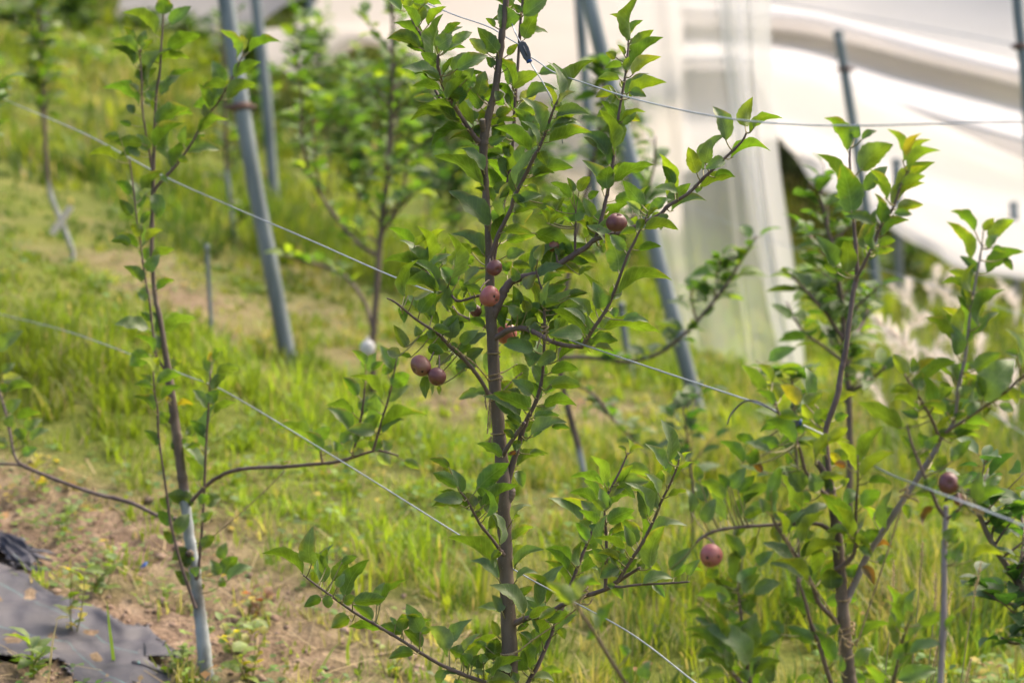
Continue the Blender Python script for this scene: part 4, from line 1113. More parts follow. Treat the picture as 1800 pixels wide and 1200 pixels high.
R_.leaves("""
Q3 560 340 405 95 105 u 610 250 630 150 76 o 660 260 765 200 46 o 650 480 880 295 165 u 510 560 355 360 80 u 590 780 520 430 185 u
Q3 560 720 510 440 42 y 580 770 470 650 52 u 680 620 840 450 98 o 950 420 850 185 70 y 1000 400 1080 215 60 x 1000 450 1145 260 76 y
Q3 990 490 1215 345 70 y 830 680 715 470 66 y 940 580 1105 520 66 u 880 740 1095 560 80 y 810 850 790 690 98 u 770 800 745 640 50 y
Q3 800 940 985 820 80 u 740 880 760 750 52 o 690 1030 720 800 108 u 480 1150 330 930 108 o 550 1200 540 970 118 u 780 1000 895 970 62 u
Q3 760 1060 890 1035 52 u 490 1200 390 1140 62 u 1455 905 1285 755 76 u 1430 1100 1265 835 86 u 1515 900 1590 815 60 y 1550 960 1730 820 98 y
Q3 1540 1020 1620 930 62 o 1540 1200 1795 1040 108 u 1460 1190 1350 1080 70 o 1660 1100 1720 1180 52 u 1580 1020 1670 1050 42 u
Q4 1420 250 1380 0 118 u 1400 230 1370 110 42 y 1290 470 1110 300 80 u 1330 580 1290 360 100 o 1450 430 1620 270 80 o 970 710 875 570 76 y
Q4 1020 700 1020 590 70 u 1060 690 1175 600 46 x 1060 820 1080 690 92 u 1040 870 890 790 60 g 1160 950 1110 720 90 u 1190 920 1310 800 62 u
Q4 940 1090 630 910 108 u 1060 1010 935 970 60 o 1150 1160 1070 950 106 g 1260 990 1370 910 92 u 1500 900 1730 600 215 o 1450 680 1640 560 108 u
Q4 1500 700 1400 620 62 o 1550 930 1830 880 90 u 1310 740 1410 630 108 u 1310 760 1180 590 62 o 1350 870 1440 780 106 u 1400 1000 1490 910 72 o
Q4 1310 1020 1400 990 60 u 1780 660 1690 390 70 g 1750 580 1660 550 52 o 1130 1190 1080 1100 70 u 1280 1190 1500 1165 42 y 1250 880 1220 760 80 u
Q5 630 130 530 0 60 y 690 240 590 140 108 y 640 290 510 180 62 u 820 280 690 140 98 x 890 240 860 20 80 o 870 290 980 210 90 y
Q5 1080 270 1220 205 60 y 900 390 840 280 100 y 940 420 1020 310 90 y 1070 390 1165 355 62 u 790 560 580 390 100 u 500 550 375 500 72 u
Q5 680 570 500 545 88 u 610 620 440 540 52 o 430 690 265 535 80 u 480 710 520 590 98 u 860 480 760 410 62 u 1000 530 850 410 80 y
Q5 1020 540 1160 445 72 y 1010 640 870 540 80 y 1230 760 1090 530 80 y 1260 790 1490 615 76 y 300 950 110 820 88 u 160 960 90 830 90 o
Q5 390 900 510 780 80 u 430 970 640 855 86 u 840 890 720 720 128 o 430 1070 570 1020 80 u 900 960 800 900 80 u 1190 1140 980 900 118 u
Q5 930 900 900 760 108 o 1260 1000 1390 890 108 u 1340 1080 1540 1030 98 u 1240 1160 1290 1030 62 g 150 1110 230 940 100 o 60 1040 30 880 62 o
Q5 120 820 90 710 70 u 320 870 250 770 62 u 590 1030 540 940 80 o 340 870 440 720 90 o 620 900 690 720 92 u 1120 850 1170 800 50 y
Q5 1100 700 1040 620 60 x 1150 720 1060 690 50 d 560 760 500 700 50 d 760 700 720 620 50 u 1040 900 990 800 60 u
Q7 420 330 295 145 90 u 480 290 520 165 60 y 520 360 640 270 80 o 780 350 560 215 80 o 220 470 180 395 88 y 360 620 225 475 76 y
Q7 300 500 380 445 42 x 400 500 530 380 98 u 430 570 550 430 76 u 500 580 690 490 100 o 440 700 510 570 118 u 170 740 10 705 46 u
Q7 220 800 90 740 70 o 470 1060 150 780 160 o 490 960 510 700 146 o 560 930 715 830 92 o 240 960 45 870 72 u 310 760 240 620 70 u
Q7 850 460 620 350 90 o 960 640 830 530 80 u 880 720 705 610 72 u 1040 540 1040 390 155 u 920 910 730 800 92 u 1070 1050 900 830 125 u
Q7 1000 850 920 780 62 o 1020 850 1110 790 62 u 470 1140 550 1010 90 o 500 1140 690 1045 72 u 620 1200 640 1050 72 u 1220 1080 1330 950 90 o
Q7 1290 1190 1150 1150 80 u 1370 350 1480 300 62 u 1260 380 1350 500 70 d 1330 260 1480 230 42 d 1230 890 1450 780 70 u 1110 1120 1110 1000 52 o
Q7 800 1200 930 1170 42 y 1250 220 1380 120 90 u 1180 460 1230 360 80 u 700 860 620 760 70 u 350 560 330 640 60 u 300 640 240 560 60 o
Q8 520 580 550 365 66 o 490 660 470 560 70 g 580 690 810 570 106 u 490 830 690 660 62 o 380 720 250 450 70 u 390 1170 740 1080 145 o
Q8 400 1000 430 850 98 u 60 800 320 670 72 u
Q1 590 640 400 490 108 y 600 620 600 480 90 y 640 600 720 430 60 g 760 800 880 620 80 u 740 830 710 690 42 g 750 850 680 890 62 u
Q1 1090 1170 1130 1040 98 o 930 1100 1000 1180 90 u 980 1000 920 930 60 u
Q2 790 960 940 810 98 o
""")
R_.fill(56, 60, 'uuuoyy', span=(0.2, .95), dzs=.05, skip=(0, 1, 5, 11))
R_.done()

# ---- slim stem at the far right
gb = at(1652, 1240, 2.98)
S_ = Tree("slim bare violet stem at the far right bearing one dark apple", (gb[0], gb[1], float(terrain(gb[0], gb[1]))))
S_.branch([(1651, 1240, 6), (1653, 1198, 5.8), (1658, 1100, 5.6), (1660, 1020, 5.2), (1660, 985, 5), (1661, 940, 4.8), (1662, 905, 4.8), (1663, 888, 4.4)], 2.98, name="trunk", mat=PALEBARK, ground=True, cap=True)
S_.branch([(1662, 908, 4), (1655, 900, 3.6), (1647, 887, 3.2), (1636, 860, 3), (1625, 837, 2.8), (1615, 812, 2.6), (1607, 792, 2.4), (1600, 770, 2.2), (1594, 745, 1.3)], 2.98, 2.95)
S_.branch([(1664, 912, 3), (1674, 905, 2.4), (1690, 890, 2), (1702, 878, 1.6)], 2.98, 2.92)
S_.leaves("""
Q6 1420 820 1655 775 76 y 1250 680 1340 590 88 u 1320 830 1380 680 88 u 1245 740 1215 680 50 o 1250 740 1260 820 50 o 1460 430 1670 330 88 u
Q6 1470 400 1490 190 98 o 1340 290 1440 220 70 o 1530 300 1640 230 60 o 1190 390 1020 350 62 u 1160 440 1070 565 50 d 1440 460 1530 500 42 d
Q6 1100 300 1190 240 70 o 1310 110 1430 -30 80 u 1080 330 1200 300 60 u 1360 300 1450 290 40 y 1300 700 1330 640 60 u 1120 40 1200 -60 70 u
Q5 1610 590 1540 500 50 u 1700 600 1660 480 70 u 1590 470 1600 420 40 y
Q6 1110 20 1060 -60 80 u 1300 120 1290 20 60 o 1210 200 1250 80 90 u 1350 470 1300 540 60 u
Q8 820 720 900 610 42 u
""")
S_.done()

# ---- the left tree, further along the row
DL = 4.88
gb = at(364, 1195, DL)
L_ = Tree("left young apple tree with whitewashed lower trunk and two bowed side arms", (gb[0], gb[1], float(terrain(gb[0], gb[1]))), jitter=.03, wide=1.22)
L_.branch([(364, 1195, 13.5), (358, 1133, 12), (350, 1067, 11), (343, 1007, 10), (333, 943, 9.4), (324, 865, 9), (317, 815, 8.6), (310, 760, 8.4), (302, 698, 7.6), (296, 653, 6.6), (290, 615, 5.2), (282, 564, 4.6), (273, 522, 4.2), (268, 467, 3.8), (267, 416, 3.6), (269, 327, 3.5), (271, 260, 3),
           (273, 200, 2.6), (275, 162, 2.4), (281, 125, 2.2), (283, 89, 2), (287, 29, 1.8), (290, -30, 1.6)], DL, name="trunk", mat=BARK, sides=14, ground=True, wash_below=866)
L_.branch([(338, 973, 5), (334, 972, 5.6), (333, 972, 5.6)], lambda t: DL - 0.022 * t, name="stub", mat=BARK, cap=True)
L_.branch([(304, 742, 5), (298, 739, 4.6), (296, 738, 4)], DL, name="stub", mat=BARK, cap=True)
LB = [
    ([(269, 305, 2.6), (266, 290, 2.2), (261, 258, 2), (256, 232, 1.8), (250, 189, 1.7), (249, 145, 1.6), (246, 87, 1.2)], 4.88, 4.82),
    ([(270, 338, 3), (276, 328, 2.8), (293, 309, 2.7), (311, 289, 2.5), (338, 250, 2.2), (362, 207, 2), (385, 178, 1.8), (409, 136, 1.6), (428, 94, 1.1)], 4.88, 4.8),
    ([(292, 655, 2.4), (281, 636, 2.2), (273, 620, 2), (268, 576, 2), (262, 525, 1.9), (256, 494, 1.8), (247, 427, 1.7), (241, 389, 1.6), (236, 345, 1.5), (228, 278, 1.2)], 4.88, 4.8),
    ([(344, 1068, 3.4), (338, 1052, 2.8), (317, 987, 2.6), (300, 917, 2.3), (293, 867, 2.2), (283, 800, 2.1), (281, 785, 2), (278, 754, 2), (277, 720, 1.9), (272, 693, 1.8), (269, 645, 1.3)], 4.86, 4.75),
    ([(345, 1018, 3.2), (350, 990, 2.8), (357, 900, 2.5), (360, 833, 2.4), (362, 785, 2.2), (367, 709, 2), (370, 653, 1.3)], 4.86, 4.74),
    ([(330, 918, 4), (308, 912, 3.8), (280, 907, 3.6), (230, 883, 3.5), (167, 867, 3.4), (100, 843, 3.2), (50, 822, 3.1), (28, 806, 2.6), (18, 763, 2.4), (12, 733, 2.2), (1, 695, 2), (-14, 640, 1.4)], 4.88, 5.2),
    ([(60, 828, 2.6), (32, 817, 2.4), (0, 815, 2.2), (-50, 815, 1.6)], 5.15, 5.25),
    ([(330, 890, 4), (340, 877, 3.8), (367, 850, 3.6), (400, 830, 3.4), (443, 822, 3.4), (500, 820, 3.3), (545, 816, 3.2), (589, 812, 3), (621, 803, 2.8), (662, 792, 2.2), (700, 800, 1.4)], 4.88, 4.55),
    ([(619, 804, 2.4), (631, 751, 2.2), (638, 712, 1.9), (642, 672, 1.2)], 4.6, 4.55),
    ([(655, 794, 2.6), (663, 768, 2.4), (673, 733, 2.2), (684, 695, 1.9), (698, 628, 1.3)], 4.57, 4.5),
    ([(567, 814, 2), (564, 800, 1.8), (560, 775, 1.2)], 4.66, 4.64),
]
for pts, a, b in LB: L_.branch(pts, a, b)
L_.leaves("""
R1 600 280 350 85 85 u 665 115 650 -40 118 u 710 185 880 50 85 o 695 395 955 280 108 u 590 490 870 460 70 u 455 420 240 330 80 u
R1 430 515 275 365 60 u 445 500 370 380 60 o 430 320 345 215 52 u 490 370 520 240 80 o 490 390 580 310 50 y 500 640 500 500 90 u
R1 520 620 610 540 50 u 470 835 190 685 90 u 460 720 390 660 52 g 640 750 790 590 70 o 700 720 900 550 50 u 600 980 870 850 108 u
R1 650 950 900 900 80 u 430 900 370 830 60 o 410 990 315 960 42 u 540 1190 450 1060 88 o 320 1090 190 1080 56 y 820 1140 840 990 60 o
R1 940 1050 1180 950 70 u 850 1200 1110 1190 98 o 1040 850 940 660 70 u 1000 930 980 820 60 g 1120 670 1050 480 108 o 1240 460 1105 240 70 u
R1 1340 410 1590 325 60 u 1215 610 1430 490 86 u 1160 780 1390 680 56 u 1290 400 1260 270 26 y 620 870 560 800 60 u 580 780 520 720 60 o
R2 295 100 70 55 56 y 400 375 285 260 66 u 415 530 315 405 76 u 590 360 625 560 108 o 490 600 560 500 52 u 480 700 410 600 80 y
R2 460 790 295 675 60 u 490 400 570 320 36 g 520 740 660 650 60 y 530 970 630 840 88 o 500 1055 345 935 76 u 610 1120 750 1045 56 u
R2 530 1200 455 1140 60 o 770 90 860 110 50 u 640 230 700 270 40 o 480 60 380 30 50 o
R3 585 450 420 315 60 u 560 200 485 130 52 u 600 290 580 120 60 o 610 690 810 620 80 u 560 690 470 620 62 u 570 730 430 700 52 u
R3 580 600 480 490 32 g 590 620 620 480 62 y 1000 695 860 570 60 y 1080 620 1265 575 70 u 1045 740 1170 610 70 u 1010 890 895 740 70 o
R3 1025 850 1100 740 90 u 1060 510 1170 420 30 y 1040 520 1040 440 40 x 770 865 895 860 42 x 650 820 800 720 60 u 590 910 420 790 60 u
R3 620 1000 710 920 92 u 1060 930 1240 840 60 u 990 1110 870 980 72 u 620 1180 510 1060 70 u 720 1200 850 1140 60 u 740 560 800 500 60 y
R3 700 840 690 790 40 x 630 420 600 300 60 o
R6 1200 90 1110 -10 80 u 1240 150 1330 10 90 o 1220 220 1150 130 62 u 1420 250 1510 165 72 u 1290 350 1370 320 70 u 1310 510 1230 410 80 u
R6 1370 560 1440 510 52 u 1560 430 1670 310 98 u 1550 330 1590 210 70 o 1540 440 1480 330 70 o 1600 480 1780 380 60 o 1590 490 1530 510 60 u
R6 1330 380 1270 300 70 u 1360 440 1400 380 60 o 1400 -60 1470 -120 60 u 1190 -20 1120 -100 70 u 1420 60 1500 0 60 u
R4 -20 440 240 240 138 o 20 680 160 590 90 o 30 760 230 730 106 g 80 890 350 830 90 u 20 900 60 800 92 u 90 1090 220 970 118 o 180 1180 440 1110 98 u
R5 270 320 440 220 116 o 180 420 280 330 128 u 320 430 510 320 80 o 240 590 400 520 92 o 250 500 280 430 70 y 100 300 130 160 92 o 70 430 -10 520 98 o
R5 60 480 -40 440 90 g 110 150 40 60 80 o
R7 610 350 510 235 56 u 620 385 690 255 92 o 840 370 720 200 100 o 655 390 745 325 46 u 800 500 940 420 108 u 555 580 440 440 80 u
R7 620 480 575 410 52 u 690 690 690 560 100 o 600 710 630 580 80 o 500 840 330 670 90 o 780 620 940 500 88 o 610 840 720 720 92 u
R7 730 830 1080 725 52 u 250 930 345 815 90 u 280 1000 150 845 80 u 420 930 530 870 80 o 550 900 530 820 80 u 690 1000 720 900 100 u
R7 800 990 740 910 62 o 700 1020 800 1100 80 g 900 1070 1020 1130 60 u 480 990 520 910 60 g 520 1010 600 990 52 g 400 1000 370 920 60 o
R7 600 900 660 860 80 u 320 1010 350 950 60 o 780 420 750 340 80 u
""")
L_.fill(24, 58, 'uuuo', span=(0.2, .95), dzs=.04, skip=(0, 1, 2, 6, 8, 9, 10))
L_.done()
# ------------------------------------------------------------------ young trees of the rows behind
def far_tree(label, trunk, d, shoots=(), auto=7, top=None, reach=70, leaf_m=0.068, per=9, wash=None, tone=(1, 1, 1), bare_below=None, group=None, seed=1, dd=0.25, spread=1.0, yng=.25):
    r = np.random.default_rng(seed)
    gb = at(trunk[0][0], trunk[0][1], d)
    root = tag(empty("apple_tree", (gb[0], gb[1], float(terrain(gb[0], gb[1])))), label, "apple tree", group)
    q = spline(np.array(trunk, float), 6)
    W = np.array([at(x, y, d) for x, y in q[:, :2]])
    R = q[:, 2] * d / FPX
    g = W[0].copy(); z = float(terrain(g[0], g[1]))
    if g[2] > z - .05:
        ext = [np.array([g[0], g[1], z - .06]), np.array([g[0], g[1], (z - .06) * .5 + g[2] * .5])]
        W = np.vstack([ext, W]); R = np.concatenate([[R[0] * 1.2, R[0] * 1.1], R]); q = np.vstack([[q[0]] * 2, q])
    col = np.zeros((len(W), 3))
    if wash is not None: col[:, 0] = np.clip((q[:, 1] - wash) / 10 + .5, 0, 1)
    b = Buf(); tube(b, W, R, 10, col, rough=.04); b.build("trunk", BARK, root, origin=W[0])
    sh = []
    for s in shoots:
        p = spline(np.array(s, float), 5)
        t = np.linspace(0, 1, len(p))
        k = r.uniform(-dd, dd)
        sh.append((np.array([at(x, y, d + k * tt) for x, y, tt in zip(p[:, 0], p[:, 1], t)]), p[:, 2] * d / FPX))
    top = len(q) - 1 if top is None else top
    cand = [i for i in range(len(q)) if bare_below is None or q[i, 1] < bare_below]
    for j in range(auto):
        i = cand[int((j + r.uniform(0, 1)) / auto * (len(cand) - 1))]
        a = r.uniform(0, 6.283); ln = reach * d / FPX * r.uniform(.55, 1.2)
        up = r.uniform(.5, 1.5)
        dv = np.array([math.cos(a) * spread, math.sin(a) * spread, up]); dv /= np.linalg.norm(dv)
        k = r.normal(0, .2, 3)
        pts = np.array([W[i] + dv * ln * t + k * ln * t * t * .5 for t in np.linspace(0, 1, 7)])
        sh.append((pts, np.linspace(max(R[i] * .55, .002), .001, 7)))
    lb = Buf()
    for pts, rad in sh:
        b = Buf(); tube(b, pts, rad, 6, rough=.03); b.build("branch", SHOOT, root, origin=pts[0])
    allsh = sh + [(W[len(W) // 2 if bare_below is None else cand[0]:], R[len(R) // 2:])]
    for pts, rad in allsh:
        ln = np.linalg.norm(np.diff(pts, axis=0), axis=1).sum()
        n = max(3, int(ln / .1 * per))
        for j in range(n):
            t = (r.uniform(0.12, 1) ** .9) * (len(pts) - 1)
            i = min(int(t), len(pts) - 2)
            B = pts[i] + (pts[i + 1] - pts[i]) * (t - i)
            a = r.uniform(0, 6.283)
            dv = np.array([math.cos(a), math.sin(a), r.uniform(-.15, .9)]); dv /= np.linalg.norm(dv)
            L = leaf_m * r.uniform(.55, 1.2)
            st = L * .25
            yo = r.uniform() < yng * (0.4 + t / len(pts))
            c = np.array([.105, .165, .028] if yo else ([.046, .10, .024] if r.uniform() < .6 else [.040, .085, .032])) * np.array(tone) * r.uniform(.8, 1.25)
            leaf(lb, B + dv * st, B + dv * (st + L) + np.array([0, 0, -.1 * L]), L * r.uniform(.4, .58), np.array([-dv[0] * .5, -dv[1] * .5, 1.0]) + r.normal(0, .35, 3), c,
                 arc=r.uniform(.05, .16), fold=r.uniform(.15, .5), wave=0.0, rows=6, cols=3, serr=0.0)
            tube(lb, [B, B + dv * st * 1.15], .0008, 4, (.13, .10, .035))
    lb.build("crown", LEAFBG, root, origin=ORI[root.name])
    return root


BGG = "young apple trees in the rows behind"
far_tree("blurred thin apple tree with white painted foot near the left edge", [(127, 440, 4.6), (112, 400, 4.6), (90, 345, 4.4), (82, 290, 4.4), (77, 190, 4), (70, 60, 3.4), (64, -80, 2.5)], 9.3,
         auto=16, reach=70, per=8, wash=322, bare_below=215, seed=3, tone=(1.35, 1.25, 1), yng=.35, leaf_m=.075)
far_tree("blurred apple tree with long side limb left of the middle tree", [(655, 606, 6.2), (660, 540, 6), (668, 430, 5.6), (678, 330, 5), (686, 230, 4.4), (690, 120, 3.6), (690, -40, 2.6)], 7.9,
         [[(668, 452, 4.4), (630, 428, 4), (598, 392, 3.6), (562, 340, 3.2), (540, 290, 2.8), (525, 225, 2.2), (512, 190, 1.6)],
          [(655, 580, 4), (640, 530, 3.6), (600, 480, 3), (545, 462, 2.6), (498, 448, 2)], [(680, 400, 3.4), (706, 340, 2.8), (716, 280, 2)], [(562, 340, 2), (553, 260, 1.7), (548, 190, 1.2)], [(545, 305, 2.4), (531, 240, 2.2), (529, 170, 2), (524, 120, 1.7), (518, 70, 1.2)]],
         auto=20, reach=105, per=6, bare_below=440, seed=5, tone=(1.75, 1.6, 1.5), yng=.3, leaf_m=.064)
far_tree("dense blurred apple tree directly behind the right tree's leader", [(1494, 800, 6), (1492, 700, 5.8), (1486, 620, 5.4), (1480, 540, 5), (1468, 460, 4.4), (1452, 390, 3.6), (1440, 320, 2.4)], 5.9,
         [[(1484, 600, 4), (1455, 555, 3.4), (1425, 520, 2.8), (1395, 488, 2)], [(1488, 610, 4), (1520, 560, 3.2), (1536, 500, 2.4)], [(1490, 690, 4), (1530, 668, 3), (1556, 645, 2)], [(1488, 640, 4), (1450, 610, 3), (1410, 580, 2.4), (1382, 530, 1.6)],
          [(1468, 460, 3), (1435, 430, 2.6), (1410, 395, 2)], [(1480, 560, 3), (1550, 500, 2)]],
         auto=16, reach=58, per=6.5, bare_below=720, seed=8)
far_tree("blurred apple tree with a long curved limb reaching right before the curtain", [(1028, 846, 6.4), (1018, 790, 6.2), (1004, 740, 6), (992, 690, 5.6), (985, 640, 5.2), (990, 540, 4.8), (1020, 380, 4), (1055, 220, 3), (1062, 100, 2)], 6.6,
         [[(987, 628, 4.2), (1040, 628, 3.8), (1100, 636, 3.5), (1160, 620, 3.4), (1210, 580, 3.2), (1250, 535, 3.2), (1280, 495, 2.8), (1305, 455, 2.3), (1330, 415, 1.6)],
          [(1225, 565, 2.6), (1215, 520, 2.2), (1225, 480, 1.6)], [(992, 670, 3.4), (1040, 690, 3), (1080, 740, 2.6), (1110, 770, 2), (1140, 800, 1.6)], [(1255, 530, 2), (1262, 480, 1.6), (1266, 455, 1.2)], [(1000, 480, 3), (1060, 430, 2.6), (1120, 370, 2.3), (1148, 300, 2), (1152, 240, 1.3)]],
         auto=7, reach=60, per=9, wash=790, bare_below=330, seed=11)
far_tree("thin blurred tree with whitish foot left of the thick leaning post", [(412, 412, 4), (404, 340, 3.8), (398, 290, 3.8), (396, 220, 3.2), (392, 120, 2.6), (388, 20, 1.8)], 10.5, auto=9, reach=55, per=7, wash=300, seed=13)
far_tree("bluish green bushy apple tree cropped at the lower right edge", [(1838, 1120, 7), (1812, 1060, 6.4), (1780, 1010, 6), (1742, 950, 5), (1720, 900, 4), (1705, 850, 2.6)], 4.6,
         [[(1812, 1060, 4), (1770, 1060, 3.4), (1735, 1040, 2.8), (1712, 1010, 2)], [(1790, 1020, 4), (1800, 940, 3), (1790, 880, 2)], [(1830, 1100, 4), (1790, 1130, 3), (1760, 1120, 2)], [(1820, 1080, 4), (1850, 960, 3), (1840, 880, 2)]],
         auto=16, reach=80, per=7, seed=15, tone=(.72, .85, 1.2), yng=.05)
far_tree("low leafy apple sapling between the wires right of the middle tree", [(1405, 900, 3), (1400, 800, 2.8), (1396, 720, 2.4), (1390, 650, 1.6)], 5.4, auto=9, reach=70, per=6, seed=17)
far_tree("small dark leafed sapling low in the grass right of the middle tree", [(1218, 850, 2.6), (1212, 800, 2.4), (1206, 750, 2), (1200, 715, 1.4)], 6.1, auto=9, reach=62, per=5, seed=18, tone=(.7, .85, 1.1), yng=.05)
far_tree("leaf spray entering from the left edge at the upper corner", [(-40, 560, 4), (-30, 400, 3.6), (-22, 250, 3), (-10, 180, 2.4), (4, 140, 1.6)], 5.8, auto=5, reach=40, per=7, bare_below=260, seed=19)
# the rows further away: trees one can tell apart, kind by kind
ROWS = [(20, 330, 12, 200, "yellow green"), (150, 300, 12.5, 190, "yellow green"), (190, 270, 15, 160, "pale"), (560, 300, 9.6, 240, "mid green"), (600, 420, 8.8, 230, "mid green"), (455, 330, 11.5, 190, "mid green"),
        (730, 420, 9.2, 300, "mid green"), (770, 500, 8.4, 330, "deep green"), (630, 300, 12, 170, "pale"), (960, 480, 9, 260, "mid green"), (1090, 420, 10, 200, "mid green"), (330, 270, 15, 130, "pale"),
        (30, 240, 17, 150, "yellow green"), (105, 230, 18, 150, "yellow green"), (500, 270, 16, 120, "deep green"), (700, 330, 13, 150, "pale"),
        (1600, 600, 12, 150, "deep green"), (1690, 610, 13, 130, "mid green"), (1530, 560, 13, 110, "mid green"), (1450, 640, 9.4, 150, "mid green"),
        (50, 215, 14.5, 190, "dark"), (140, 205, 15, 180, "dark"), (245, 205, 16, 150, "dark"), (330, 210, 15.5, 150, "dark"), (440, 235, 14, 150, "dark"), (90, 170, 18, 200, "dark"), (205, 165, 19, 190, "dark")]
PLACE = ["at the far left edge", "between the left edge and the left tree", "far up the left slope", "right of the thick clamped post", "low beside the long side limb", "in the gap between the two grey left posts",
         "just left of the middle tree's crown", "close behind the middle tree's leaves", "under the beige net's lower edge", "behind the middle tree's right limb", "by the leaning bluish post", "farthest up the slope behind the left tree top",
         "in the upper left corner, left one", "in the upper left corner, right one", "in deep shade under the beige net", "between net and middle tree top", "beneath the net swag at the right", "nearest the right edge beneath the swag", "beside the curtain's right edge", "at the curtain's foot",
         "in the corner behind the tagged tree", "behind the tagged tree's crown", "left of the left tree's top", "behind the left tree's top", "between the two thick left posts", "deepest in the upper left corner", "deepest under the far grey net"]
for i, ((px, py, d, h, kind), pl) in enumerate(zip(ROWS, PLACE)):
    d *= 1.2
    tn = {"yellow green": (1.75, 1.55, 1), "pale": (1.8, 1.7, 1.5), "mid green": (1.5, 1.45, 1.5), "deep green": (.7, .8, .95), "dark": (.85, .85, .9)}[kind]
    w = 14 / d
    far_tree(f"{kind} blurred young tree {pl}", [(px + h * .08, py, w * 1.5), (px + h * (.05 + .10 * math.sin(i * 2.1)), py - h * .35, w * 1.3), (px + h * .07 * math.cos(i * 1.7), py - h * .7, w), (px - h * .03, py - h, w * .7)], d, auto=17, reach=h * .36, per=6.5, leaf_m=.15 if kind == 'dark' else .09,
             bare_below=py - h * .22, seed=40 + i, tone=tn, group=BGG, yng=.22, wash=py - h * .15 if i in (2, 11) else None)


# ------------------------------------------------------------------ apples
def apple_material(name, c1, c2, c3):
    m, n, l = new_mat(name)
    pb = n['Principled BSDF']
    tc = N(n, 'ShaderNodeTexCoord')
    no = N(n, 'ShaderNodeTexNoise'); no.inputs['Scale'].default_value = 38; no.inputs['Detail'].default_value = 4
    vo = N(n, 'ShaderNodeTexVoronoi'); vo.inputs['Scale'].default_value = 420
    wv = N(n, 'ShaderNodeTexNoise'); wv.inputs['Scale'].default_value = 500
    for q in (no, vo, wv): l.new(tc.outputs['Object'], q.inputs['Vector'])
    r = ramp(n, [(0.3, c1), (0.52, c2), (0.72, c3)]); l.new(no.outputs[0], r.inputs[0])
    d = N(n, 'ShaderNodeMath', operation='LESS_THAN'); l.new(vo.outputs['Distance'], d.inputs[0]); d.inputs[1].default_value = 0.16
    mx = N(n, 'ShaderNodeMix', data_type='RGBA'); l.new(d.outputs[0], mx.inputs[0]); l.new(r.outputs[0], mx.inputs[6]); mx.inputs[7].default_value = (c3[0] * 1.25, c3[1] * 1.4, c3[2] * 1.3, 1)
    l.new(mx.outputs[2], pb.inputs['Base Color'])
    pb.inputs['Roughness'].default_value = 0.38
    pb.inputs['Specular IOR Level'].default_value = 0.35
    pb.inputs['Coat Weight'].default_value = 0.12
    bm = N(n, 'ShaderNodeBump'); bm.inputs['Strength'].default_value = 0.12; bm.inputs['Distance'].default_value = 0.001
    l.new(wv.outputs[0], bm.inputs['Height']); l.new(bm.outputs[0], pb.inputs['Normal'])
    return m


A_PINK = apple_material("apple_skin_pink", (0.24, 0.068, 0.066), (0.34, 0.100, 0.092), (0.38, 0.15, 0.115))
A_DARK = apple_material("apple_skin_maroon", (0.085, 0.030, 0.034), (0.135, 0.045, 0.047), (0.18, 0.072, 0.058))
A_BROWN = apple_material("apple_skin_brown_red", (0.150, 0.052, 0.045), (0.205, 0.080, 0.062), (0.255, 0.130, 0.075))
SCAR = simple_mat("apple_scar", (0.018, 0.011, 0.010), (0.05, 0.03, 0.022), scale=200, rough=.9)
CALYX = simple_mat("dry_calyx", (0.08, 0.05, 0.03), (0.20, 0.14, 0.09), scale=200, rough=.9)


